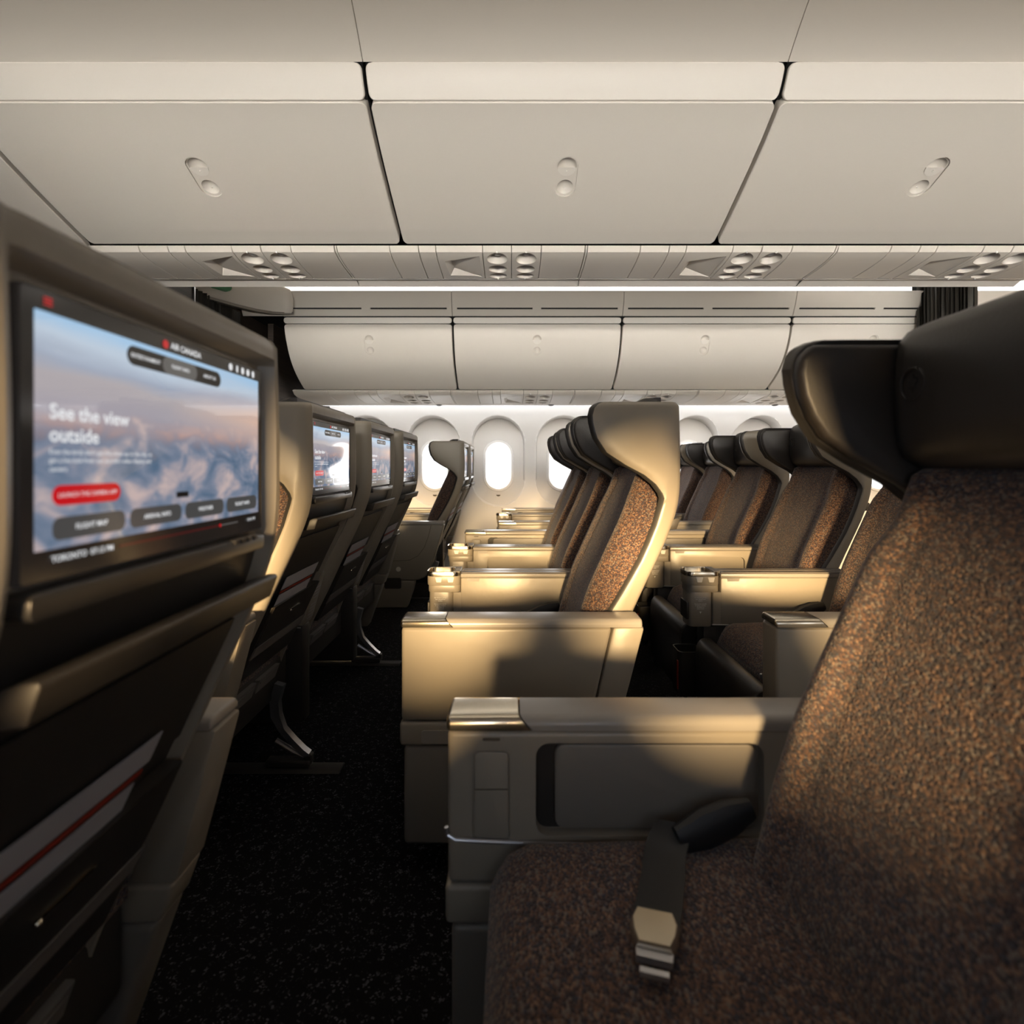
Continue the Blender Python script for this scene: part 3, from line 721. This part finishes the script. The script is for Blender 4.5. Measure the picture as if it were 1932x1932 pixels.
def bin_unit(top, door, body_poly, sh):
    root = empty('overhead_bin')
    fr = []
    for pr, d0, d1 in ((top, .018, .03), (door, .046, .046)):
        for k in range(13):
            t = pr.len * k / 12; p = pr.at(t); n_ = N2(pr, t); d = d0 + (d1 - d0) * k / 12; fr.append((p.x - n_.x * d, p.y - n_.y * d))
    body_poly = fr + body_poly
    b = MB(); b.prism(body_poly, .004, PITCH - .004, 0, ax='x'); b.build('bin_body', gapm, root)
    b = MB(); patch(b, top, .006, PITCH - .006, 0, top.len, .012, .012 if sh < .05 else .02, .003, 8); b.build('top_band', white_lip, root)
    b = MB(); patch(b, door, .007, PITCH - .007, .0015, door.len, .040, .022, .003, 26); d = b.build('door', white_pl, root)
    xc = PITCH / 2; s0 = sh; c = MB()
    # oblong finger latch: two cups in a shallow stadium
    k = 1.02
    w, h = .036 * k, .062 * k
    def circ(cx, cs, rr, depth, n=20, a0=0, a1=2 * PI, sc=1):
        rings = []
        for o in (.012, -depth):
            ring = []
            for i in range(n):
                a = a0 + (a1 - a0) * i / n
                p, _ = place_on(door, cs + rr * sc * math.sin(a), cx + rr * math.cos(a), o); ring.append(p)
            rings.append(ring)
        c.loft(rings)
    # stadium
    rings = []
    for o in (.012, -.0045):
        ring = []
        for i in range(28):
            a = 2 * PI * i / 28; cc = s0 + (h * .62 if math.sin(a) >= 0 else -h * .62)
            p, _ = place_on(door, cc + w * math.sin(a), xc + w * math.cos(a), o); ring.append(p)
        rings.append(ring)
    c.loft(rings); cut(d, c, 30)
    c = MB(); p, n = place_on(door, s0 - h * .62, xc, .012); c.sphere(p, w * .97, 28, 16); cut(d, c, 30)
    c = MB(); p, n = place_on(door, s0 + h * .62, xc, .018); c.sphere(p, w * .98, 20, 12); cut(d, c, 30)
    b = MB(); p, n = place_on(door, s0 - h * .62 + .004, xc, -.004)
    bm = bmesh.new(); bmesh.ops.create_cone(bm, cap_ends=True, segments=20, radius1=w * .82, radius2=w * .82, depth=.003)
    bmesh.ops.bisect_plane(bm, geom=bm.verts[:] + bm.edges[:] + bm.faces[:], plane_co=(0, 0, 0), plane_no=(0, 1, 0), clear_inner=False, clear_outer=False)
    nn = Vector((0, n.x, n.y)); tt = Vector((0, n.y, -n.x))
    if tt.z > 0: tt = -tt
    mt = Matrix((Vector((1, 0, 0)), tt, nn)).transposed().to_4x4(); mt.translation = Vector(p)
    bmesh.ops.delete(bm, geom=[v for v in bm.verts if v.co.y < -1e-5], context='VERTS')
    bmesh.ops.transform(bm, matrix=mt, verts=bm.verts); b.addbm(bm)
    p2, _ = place_on(door, s0 - h * .62 + .015, xc, -.001); b.sphere(p2, .0028, 8, 6)
    p2, _ = place_on(door, s0 + h * .62 + .008, xc, -.012); b.sphere(p2, .0028, 8, 6)
    b.build('latch_paddle', white_lip, d)
    return root

near_body = [(2.13, 1.98), (2.36, 1.98), (2.70, 2.02), (3.20, 2.185), (3.235, 2.26), (1.57, 2.26)]
far_body = [(4.32, 1.715), (4.80, 1.70), (4.80, 2.10), (4.6, 2.16), (3.875, 2.16)]
nb = bin_unit(near_top, near_door, near_body, .245)
fb = bin_unit(far_top, far_door, far_body, .150)
index_tree()
def row(proto, n, labs, grp):
    for k in range(n):
        o = proto if k == 0 else copy_tree(proto)
        o.location.x = X0 + PITCH * k
        tag(o, labs[k], 'overhead bin', grp)
row(nb, 3, ['large cream overhead bin at the upper left above the seat-back screen',
            'large cream overhead bin in the upper middle between the two long dark seams',
            'large cream overhead bin at the upper right corner'], 'large near overhead bins')
row(fb, 4, ['small far overhead bin next to the dark bulkhead, leftmost of its row',
            'small far overhead bin second from the bulkhead, above the oval windows',
            'small far overhead bin third from the bulkhead, above the golden winged seat',
            'small far overhead bin cut off by the dark curtain on the right'], 'small far overhead bins above the windows')
# end fairing of the near row, against the bulkhead
b = MB(); fair = Prof([(1.533, 2.226), (1.585, 2.149), (1.70, 2.083), (1.85, 2.02), (2.0, 1.962), (2.088, 1.932), (2.10, 1.905), (2.22, 1.888), (2.39, 1.885)], 1)
patch(b, fair, X0 - .277, X0 - .007, 0, fair.len, .02, 0, .003, 30, off=.004)
tag(b.build('bin_end_fairing', white_pl), 'plain cream end fairing left of the large overhead bins', 'ceiling fairing')

# service panels (reading lights and vents) below the bins
UNIT = .982
near_psu = Prof([(2.090, 1.9285), (2.094, 1.915), (2.112, 1.904), (2.17, 1.893), (2.25, 1.888), (2.34, 1.886)], 1)
near_lip = Prof([(2.342, 1.886), (2.37, 1.884), (2.385, 1.8845), (2.405, 1.893), (2.50, 1.940), (2.69, 2.01)], 1)
far_psu = Prof([(4.240, 1.664), (4.246, 1.648), (4.27, 1.634), (4.36, 1.616), (4.50, 1.606), (4.62, 1.602)], 1)
far_lip = Prof([(4.622, 1.602), (4.70, 1.600), (4.755, 1.600)], 0)
def psu(prof, lip, name):
    root = empty(name)
    cells = [(0, .207), (.207, .320), (.320, .387), (.387, .627), (.627, .684), (.684, .801), (.801, .973), (.973, .982)]
    cells = [(0, .207), (.207, .320), (.320, .387), (.387, .570), (.570, .684), (.684, .801), (.801, .972), (.973, .982)]
    g = .0012
    for i, (a, c) in enumerate(cells):
        b = MB(); patch(b, prof, a + g, c - g, 0, prof.len, .03, 0, .0018, 10)
        o = b.build('panel_section', white_pl, root)
        if i == 3:    # wedge-shaped pocket
            q = MB(); A = []
            f = prof.len
            def pp(x, s, o_): return place_on(prof, s, x, o_)[0]
            x0, x1 = a + .018, c - .012
            top = [pp(x0, f * .30, .01), pp(x1, f * .18, .01), pp(x1, f * .93, .01), pp(x0 + .01, f * .90, .01)]
            bot = [pp(x0 + .03, f * .42, -.022), pp(x1 - .002, f * .19, -.001), pp(x1 - .002, f * .92, -.001), pp(x0 + .036, f * .74, -.022)]
            q.loft([top, bot]); cut(o, q, 20)
        if i in (4, 5):
            xc = (a + c) / 2
            for s, r in ((.27, .041), (.60, .038), (.87, .037)):
                q = MB(); p, n = place_on(prof, prof.len * s, xc, .010); q.sphere(p, r * 1.05, 20, 12, sc=(1, 1, 1) if s < .8 else (1, .8, .8)); cut(o, q, 30)
                p, n = place_on(prof, prof.len * s, xc, -.024); b = MB(); b.sphere(p, .015 if s < .3 else .009, 14, 8, sc=(1, 1, .6))
                b.build('reading_light' if s > .3 else 'air_vent', bezel_m, o)
            b = MB()
            for s in (.10, .99):
                p, n = place_on(prof, prof.len * s, xc, .001); b.sphere(p, .0045, 8, 6)
            b.build('indicator_dot', bezel_m, o)
    b = MB(); patch(b, lip, .0006, UNIT - .0006, 0, lip.len, .02, 0, .001, 6); b.build('lower_trim', white_lip, root)
    b = MB()
    cc = (.84, lip.at(lip.len * .55)); b.sphere((cc[0] - .02, cc[1].x, cc[1].y - .001), .028, 20, 10, sc=(1, 1, .30)); b.build('call_lamp', dark_pl, root)
    return root
pn = psu(near_psu, near_lip, 'passenger_service_unit'); pf = psu(far_psu, far_lip, 'passenger_service_unit')
index_tree()
xs = .296 - 2 * UNIT
for k, l in enumerate(['large reading light and air vent panel at the left end under the near bins', 'large reading light panel left of the middle of the picture under the near bins', 'large reading light panel right of the middle of the picture under the near bins', 'large reading light panel at the right picture edge under the near bins']):
    o = pn if k == 0 else copy_tree(pn); o.location.x = xs + UNIT * k; tag(o, l, 'service panel', 'large near reading light panels')
for k, l in enumerate(['small far reading light panel at the left end beside the bulkhead', 'small far reading light panel above the row of three screens', 'small far reading light panel above the centre window', 'small far reading light panel right above the golden winged seat', 'small far reading light panel beside the nearest headrest']):
    o = pf if k == 0 else copy_tree(pf); o.location.x = xs + .207 - .0 + UNIT * (k - 0); tag(o, l, 'service panel', 'small far reading light panels')
b = MB(); patch(b, far_psu, -1.74, xs + .205, 0, far_psu.len, .03, 0, .002, 8); patch(b, far_lip, -1.74, xs + .205, 0, far_lip.len, .02, 0, .001, 4)
tag(b.build('blank_service_cover', white_pl), 'short blank filler of the far reading light panels beside the dark bulkhead', 'service panel')

# slot panel above the far bins and LED cove, mirrored for the near aisle
def slot_panel(k, far=True):
    fy = (lambda y: y) if far else (lambda y: 2 * YC - y)
    P = [(3.772, 2.302), (3.790, 2.235), (3.812, 2.192), (3.840, 2.140)]
    b = MB(); x0 = X0 + PITCH * k
    if far:
        pr = Prof(P, 1); patch(b, pr, x0 + .0015, x0 + PITCH - .0015, 0, pr.len, .014, 0, .002, 8); o = b.build('air_grille', white_pl)
        L = pr.len
        for a, c in ((.035, .575), (.636, 1.183)):
            q = MB(); R = []
            for of in (.01, -.02):
                R.append([place_on(pr, L * s, x0 + x, of)[0] for x, s in ((a, .66), (c, .66), (c, .735), (a, .735))])
            q.loft(R); cut(o, q)
    else:
        pr = Prof([(fy(y), z) for y, z in P], 1); R = [[(x0, p.x, p.y), (x0 + PITCH, p.x, p.y), (x0 + PITCH, p.x - .012, p.y), (x0, p.x - .012, p.y)] for p in pr.P]; b.loft(R); o = b.build('air_grille', white_pl)
    return o
for k, l in enumerate(['slotted cream air grille panel above the far bins, leftmost', 'slotted cream air grille panel above the second far bin', 'slotted cream air grille panel above the third far bin', 'slotted cream air grille panel above the far bin beside the curtain', 'slotted cream air grille panel to the right of the curtain']):
    tag(slot_panel(k), l, 'ceiling panel', 'slotted air grille panels above the far bins')
b = MB(); b.box(-1.62, 4.6, 3.88, 3.90, 2.13, 2.36, 0); tag(b.build('trim_1', gapm), kind='structure')
# LED coves
def led(name, x0, x1, y0, y1, z0, z1, mat, label, grp=None):
    b = MB(); b.box(x0, x1, y0, y1, z0, z1, 0); return tag(b.build(name, mat), label, 'light', grp)
led('cove_light', -1.82, 2.82, 3.775, 3.79, 2.303, 2.372, led_m, 'bright white cove light strip above the slotted far panels')
led('cove_light', 2.98, 4.5, 3.775, 3.79, 2.303, 2.372, led_m, 'bright white cove light strip to the right of the curtain')
led_n = M('led_diffuser_near', (.9, .9, .9), .4, emit=(1, .95, .87), es=5.6)
led('cove_light', -2.0, 4.5, 2 * YC - 3.79, 2 * YC - 3.775, 2.303, 2.372, led_n, 'warm white cove light strip over the near aisle, above the top picture edge')
led('wash_light', -1.74, 4.5, 4.775, 4.79, 1.603, 1.612, wash_m, 'white light strip behind the far reading light panels washing the sidewall')

# ceilings
def ceil_strip(name, fy, k):
    pts = [(3.244, 2.228), (3.30, 2.275), (3.40, 2.345), (3.52, 2.39), (3.65, 2.402), (3.772, 2.400), (3.782, 2.372)]
    pr = Prof([(fy(y), z) for y, z in pts], 2); x0 = X0 + PITCH * k
    b = MB(); R = [[(x0 + .0012, p.x, p.y), (x0 + PITCH - .0012, p.x, p.y), (x0 + PITCH - .0012, p.x, p.y + .02), (x0 + .0012, p.x, p.y + .02)] for p in pr.P]
    b.loft(R); return tag(b.build(name, white_pl), kind='structure')
for k in range(-1, 5): ceil_strip('ceiling', lambda y: 2 * YC - y, k)
for k in range(-1, 5): ceil_strip('ceiling', lambda y: y, k)
b = MB(); b.box(-2.9, 4.6, -.7, 5.5, 2.44, 2.46, 0); tag(b.build('ceiling', gapm), kind='structure')
b = MB(); b.box(-2.9, 4.6, -.7, 5.5, -.03, 0, 0); tag(b.build('floor', carpet_m), kind='structure')

# ------------------------------------------------------------------ side walls with windows
WALLP = [(0, 5.135), (.15, 5.135), (.4, 5.135), (.7, 5.135), (1.0, 5.135), (1.2, 5.105), (1.4, 5.02), (1.55, 4.915), (1.63, 4.83)]
WALLS = smooth_tab(WALLP)
wy = lambda z: interp(WALLS, z)
WX0 = -.131; WP = .61
RW, RZ0, RZ1 = .255, .675, 1.535      # reveal capsule
def capsule(cx, zc0, zc1, r, n=14):
    pts = []
    for k in range(n + 1): a = PI * k / n; pts.append((cx + r * math.cos(a), zc1 + r * math.sin(a)))
    for k in range(n + 1): a = PI + PI * k / n; pts.append((cx + r * math.cos(a), zc0 + r * math.sin(a)))
    return pts
def sidewall(name, fy, ks, wx=WX0):
    b = MB(); nn = 14; zs = [1.63 * i / 36 for i in range(37)]
    for k in ks:
        cx = wx + WP * k; xl, xr = cx - WP / 2, cx + WP / 2
        cap = capsule(cx, RZ0 + RW, RZ1 - RW, RW, nn)
        # strips left and right of the capsule, row by row
        def half(z):
            if z <= RZ0 or z >= RZ1: return 0
            d = (RZ0 + RW - z) if z < RZ0 + RW else (z - (RZ1 - RW) if z > RZ1 - RW else 0)
            return math.sqrt(max(0, RW * RW - d * d))
        zz = sorted(set([round(z, 5) for z in zs] + [round(c[1], 5) for c in cap] + [RZ0, RZ1]))
        zz = [z for i, z in enumerate(zz) if i == 0 or z - zz[i - 1] > 1e-4]
        for side in (0, 1):
            L = []
            for z in zz:
                h = half(z); y = fy(wy(z))
                xa, xb = (xl, cx - h) if side == 0 else (cx + h, xr)
                L.append((xa, xb, y, z))
            for p, q in zip(L, L[1:]):
                b.add([(p[0], p[2], p[3]), (p[1], p[2], p[3]), (q[1], q[2], q[3]), (q[0], q[2], q[3])], [(0, 1, 2, 3)])
    o = b.build(name, wallm, fix=False, angle=50); 
    bm = bmesh.new(); bm.from_mesh(o.data); bmesh.ops.remove_doubles(bm, verts=bm.verts, dist=2e-4); bmesh.ops.recalc_face_normals(bm, faces=bm.faces); bm.to_mesh(o.data); bm.free(); finish(o.data, 50)
    return tag(o, kind='structure')
def window(fy, n, k, simple=False, wx=WX0):
    cx = wx + WP * k; s = 1 if fy(1) > fy(0) else -1
    Yr = lambda z: fy(5.150 - .0 * z)
    b = MB(); nn = 14; c0 = capsule(cx, RZ0 + RW, RZ1 - RW, RW, nn)
    R = [[(x, fy(wy(z)), z) for x, z in c0]]
    c1 = capsule(cx, RZ0 + RW, RZ1 - RW, RW - .006, nn); R.append([(x, fy(wy(z) + .004), z) for x, z in c1])
    c2 = capsule(cx, RZ0 + RW, RZ1 - RW, RW - .016, nn); R.append([(x, fy(5.146), z) for x, z in c2])
    zc = 1.068; gr, gh = .1175, .22
    c3 = capsule(cx, zc - gh + gr + .0, zc + gh - gr, gr + .030, nn); R.append([(x, fy(5.156), z) for x, z in c3])
    b.loft(R, caps=False); o = tag(b.build('window_%d' % n, reveal_m, angle=30), kind='structure')
    b = MB()
    cs = [capsule(cx, zc - gh + gr, zc + gh - gr, gr + d, nn) for d in (.031, .026, .006, 0, 0)]
    ys = [5.156, 5.150, 5.150, 5.158, 5.20]
    b.loft([[(x, fy(y), z) for x, z in c] for c, y in zip(cs, ys)], caps=False); f = b.build('window_frame', bezel_m, o, angle=25)
    b = MB(); c = capsule(cx, zc - gh + gr, zc + gh - gr, gr + .002, nn); b.add([(x, fy(5.19), z) for x, z in c], [tuple(range(len(c)))]); b.build('window_pane', glass_m, f, fix=False)
    if not simple:
        b = MB(); b.prism([(cx + .020 * math.cos(a), .788 + .016 * math.sin(a)) for a in [PI + PI * q / 10 for q in range(11)]], 5.142, 5.150, .001, 1); b.build('dimmer_button', seam_m, o)
WXN = -.30
FAR = lambda y: y
NEAR = lambda y: 2 * YC - y
sidewall('wall_back', FAR, range(-2, 8)); sidewall('wall_front', NEAR, range(-3, 8), WXN)
n = 1
for k in range(-2, 5): window(FAR, n, k); n += 1
for k in range(5, 8): window(FAR, n, k, True); n += 1
b = MB(); b.box(-2.78, WX0 - 2.5 * WP, 5.135, 5.16, 0, 1.64, 0); tag(b.build('wall_back', wallm), kind='structure')
for k in range(-3, 8): window(NEAR, n, k, True, WXN); n += 1
# outboard stowage over the near windows closes the cabin behind the viewer
b = MB(); b.prism([(-.03, 1.64), (.18, 1.60), (.54, 1.66), (.78, 1.82), (.90, 1.98), (.938, 2.13), (.938, 2.16), (.2, 2.16), (-.03, 2.1)], -1.76, 4.49, .01, 1, ax='x')
tag(b.build('overhead_bin', white_pl), 'cream overhead bin row over the near windows, above the top picture edge', 'overhead bin')
b = MB(); b.prism([(-.12, 1.62), (-.02, 1.60), (-.02, 1.64), (-.12, 1.66)], -2.2, 4.5, 0, ax='x'); tag(b.build('trim_2', white_pl), kind='structure')

for y0, y1 in ((-.74, -.70), (5.5, 5.54)):
    b = MB(); b.box(-2.78, 4.53, y0, y1, 1.64, 2.46, 0); tag(b.build('wall_back' if y0 > 0 else 'wall_front', wallm), kind='structure')
b = MB(); b.box(-2.78, 4.53, 4.86, 5.5, 1.64, 1.66, 0); tag(b.build('trim_6', wallm), kind='structure')
b = MB(); b.box(-2.78, 4.53, -.70, -.06, 1.64, 1.66, 0); tag(b.build('trim_7', wallm), kind='structure')
# ------------------------------------------------------------------ front bulkheads, curtains, aisle arch
b = MB(); b.box(-2.78, -2.75, -.7, 5.5, 0, 2.46, 0); tag(b.build('wall_left', wood_m), kind='structure')
b = MB(); b.box(4.5, 4.53, -.7, 5.5, 0, 2.46, 0); tag(b.build('wall_right', wallm), kind='structure')
def bulkhead(y0, y1, x, z1, label):
    zs = [0] + [z1 * k / 12 for k in range(1, 13)]
    hi = [(min(y1, wy(z) - .012), z) for z in zs]; lo = [(max(y0, 2 * YC - wy(z) + .05), z) for z in zs]
    b = MB(); b.prism(hi + lo[::-1], x - .04, x, 0, ax='x'); o = tag(b.build('bulkhead', wood_m), label, 'partition')
    return o
bk = bulkhead(3.97, 5.0, -1.77, 2.12, 'dark wood bulkhead with grey edge post below the far overhead bins')
b = MB(); b.box(-1.815, -1.765, 3.945, 3.985, 0, 1.98, .01, 3); b.build('edge_post', post_m, bk)
bulkhead(1.40, 3.17, -1.93, 1.98, 'dark wood bulkhead at the front of the centre seats, behind the large screen')
bulkhead(-.38, .95, -1.77, 2.12, 'dark wood bulkhead in front of the near window seats')
b = MB(); b.box(-1.96, -1.93, 1.2, 3.25, 1.92, 2.42, 0); tag(b.build('trim_3', wood_m), kind='structure')
b = MB(); b.box(-1.945, -1.94 + .02, 3.235, 3.250, 0, 2.30, .002, 1); tag(b.build('trim_4', steel), kind='structure')
b = MB(); b.box(-2.02, -1.99, 3.25, 4.80, 0, 2.20, 0); tag(b.build('trim_5', wood_m), kind='structure')
def curtain(x, y0, y1, z0, z1, label, nf=14):
    b = MB(); N = nf * 8; A = []
    for i in range(N + 1):
        t = i / N; y = y0 + (y1 - y0) * t; a = t * nf * 2 * PI
        A.append((x + .020 * math.sin(a + .8 * math.sin(t * 9)) + .006 * math.sin(a * 2.3), y + .004 * math.cos(a), 0))
    rings = []
    for z in (z0, z0 + (z1 - z0) * .5, z1):
        rings.append([(p[0], p[1], z) for p in A] + [(p[0] + .003, p[1], z) for p in A[::-1]])
    b.loft(rings); return tag(b.build('curtain', curtain_m, angle=60), label, 'curtain')
curtain(-1.96, 3.26, 3.835, .02, 2.16, 'dark pleated curtain closing the far aisle at the left')
curtain(2.91, 3.365, 3.83, .02, 2.37, 'dark pleated curtain hanging in the far aisle at the upper right')
b = MB(); b.tube([(2.91, 3.30, 2.385), (2.91, 3.84, 2.385)], .008, 8); tag(b.build('curtain_rail', gunmetal), 'dark rail carrying the curtain at the upper right', 'rail')
# curved ceiling arch over the far aisle end
b = MB(); rings = []; n = 14
low = [(-1.56, 3.795), (-1.62, 3.80), (-1.70, 3.78), (-1.78, 3.72), (-1.87, 3.60), (-1.95, 3.45), (-2.02, 3.30), (-2.06, 3.18)]
top = [(-1.56, 3.768), (-1.61, 3.765), (-1.67, 3.74), (-1.735, 3.69), (-1.80, 3.60), (-1.83, 3.48), (-1.85, 3.34), (-1.86, 3.18)]
for t in range(7):
    k = t / 6; bow = .02 * math.sin(k * PI)
    rings.append([(a[0] * (1 - k) + c[0] * k + bow, a[1] * (1 - k) + c[1] * k - bow * .6, (2.150 + (.0) * i) * (1 - k) + (2.305 + .012 * i) * k) for i, (a, c) in enumerate(zip(low, top))])
inner = [[(p[0] - .07, p[1] + .03, p[2] + .02) for p in r] for r in rings[:1]]
allr = [[(x - .05, y + .05, z + .004) for x, y, z in rings[0]]] + rings + [[(x - .1, y + .02, z + .05) for x, y, z in rings[-1]]]
b.loft(allr, closed=False, caps=False); ar = tag(b.build('aisle_arch', white_pl, angle=60), 'cream curved ceiling arch over the far aisle with a green exit sign', 'ceiling fairing')
md = ar.modifiers.new('s', 'SOLIDIFY'); md.thickness = .012; md.offset = 0
pr = Prof([(3.812, 2.192), (3.825, 2.165), (3.840, 2.140)], 0); b = MB(); patch(b, pr, -1.93, X0 - .002, 0, pr.len, .012, 0, .002, 4); tag(b.build('trim_8', white_pl), kind='structure')
b = MB(); b.loft([[(a[0] * 1.0 - .012, a[1] + .004, 2.138), (a[0] + .012, a[1] - .006, 2.138), (a[0] + .010, a[1] - .006, 2.156), (a[0] - .012, a[1] + .004, 2.156)] for a in low]); b.build('arch_lip', plastic_in, ar)
# exit sign on the arch
b = MB(); c = Vector((-1.885, 3.44, 2.225)); u = Vector((-.5, -.86, 0)).normalized(); nn = Vector((.86, -.5, 0)).normalized()
def es(a, h, o): q = c + u * a + nn * o; return (q.x, q.y, q.z + h)
P = rrect(-.07, .07, -.028, .08, .03, 5)
b.loft([[es(a, h, .0) for a, h in P], [es(a, h, .03) for a, h in P]])
ex = b.build('exit_sign', green_m); tag(ex, 'small green exit sign on the curved ceiling arch', 'sign')
b = MB(); b.loft([[es(a, h, .0305) for a, h in ((-.012, -.005), (0, -.005), (0, .03), (-.012, .03))], [es(a, h, .032) for a, h in ((-.012, -.005), (0, -.005), (0, .03), (-.012, .03))]]); b.build('exit_symbol', white_t, ex)

# seat track covers on the floor
for k, (x0, x1, y, l) in enumerate([(-1.45, -.60, 1.89, 'dark metal floor track cover under the front centre seat by the aisle'), (-1.45, -.60, 2.89, 'dark metal floor track cover under the far side of the front centre seats'), (-1.0, -.3, 4.28, 'metal floor track cover under the far aisle front seat')]):
    b = MB(); b.prism([(y - .035, .0), (y + .035, 0), (y + .022, .009), (y - .022, .009)], x0, x1, .001, 1, ax='x'); tag(b.build('floor_track_cover', gunmetal), l, 'floor track')

# ------------------------------------------------------------------ light
w = bpy.data.worlds.new('sky'); bpy.context.scene.world = w; w.use_nodes = True
bg = w.node_tree.nodes['Background']; bg.inputs[0].default_value = (1, .985, .96, 1); bg.inputs[1].default_value = 1.5

def sun(el, az, col, st, ang):
    l = bpy.data.lights.new('sun', 'SUN'); l.color = col; l.energy = st; l.angle = math.radians(ang)
    o = bpy.data.objects.new('sun', l); C.objects.link(o)
    d = Vector((math.sin(math.radians(az)), math.cos(math.radians(az)), -math.tan(math.radians(el)))).normalized()
    o.rotation_euler = d.to_track_quat('-Z', 'Y').to_euler(); return o
def daylight(fy, k, watt, col):
    l = bpy.data.lights.new('window_daylight', 'AREA'); l.shape = 'RECTANGLE'; l.size = .235; l.size_y = .44; l.energy = watt; l.color = col
    o = bpy.data.objects.new('window_daylight', l); C.objects.link(o)
    y = fy(5.205); s_ = 1 if fy(1) > fy(0) else -1
    o.location = ((WX0 if s_ > 0 else WXN) + WP * k, y, 1.068)
    o.rotation_euler = Vector((0, -s_, 0)).to_track_quat('-Z', 'Z').to_euler(); return o
for k in range(-3, 8):
    daylight(NEAR, k, .8, (.55, .72, 1))
    if k > -3: daylight(FAR, k, 2.0, (1, .97, .94))
def strip_lamp(x0, x1, y, z, wdt, watt, col, d, spread=180):
    l = bpy.data.lights.new('added_strip_lamp', 'AREA'); l.shape = 'RECTANGLE'; l.size = x1 - x0; l.size_y = wdt; l.energy = watt; l.color = col; l.spread = math.radians(spread)
    o = bpy.data.objects.new('added_strip_lamp', l); C.objects.link(o); o.location = ((x0 + x1) / 2, y, z)
    q = Vector(d).normalized(); xa = Vector((1, 0, 0)); za = -q; ya = za.cross(xa)
    o.rotation_euler = Matrix((xa, ya, za)).transposed().to_euler(); return o
strip_lamp(-1.74, 4.5, 4.775, 1.597, .02, 9, (.97, .98, 1), (0, .5, -1))
strip_lamp(-1.74, 4.5, .62, 1.655, .05, 17, (1, .945, .86), (0, 1, .13), 68)  # added fill lamp out of view, brightens the near bins
strip_lamp(-1.74, 4.5, 2.60, 1.92, .05, 7, (1, .95, .87), (0, 1, -.06), 60)  # added fill lamp under the centre bins, brightens the far bins
sun(8.0, 3, (1, .68, .33), 32, 12)

# ------------------------------------------------------------------ camera
cam = bpy.data.cameras.new('camera'); co = bpy.data.objects.new('camera', cam); C.objects.link(co)
co.location = (0, 0, HZ); co.rotation_euler = (PI / 2, 0, 0)
cam.sensor_width = 36; cam.lens = 36 * 1010 / 1932; cam.shift_y = -88 / 1932; cam.clip_start = .02
cam.dof.use_dof = True; cam.dof.focus_distance = 2.3; cam.dof.aperture_fstop = 3.6
sc = bpy.context.scene; sc.camera = co
sc.view_settings.view_transform = 'Standard'; sc.view_settings.look = 'None'; sc.view_settings.exposure = .08; sc.view_settings.gamma = 1
sc.view_settings.use_curve_mapping = False
sc.cycles.use_denoising = True
sc.cycles.max_bounces = 10; sc.cycles.diffuse_bounces = 5; sc.cycles.transparent_max_bounces = 12
sc.cycles.sample_clamp_indirect = 6; sc.cycles.caustics_reflective = False; sc.cycles.caustics_refractive = False
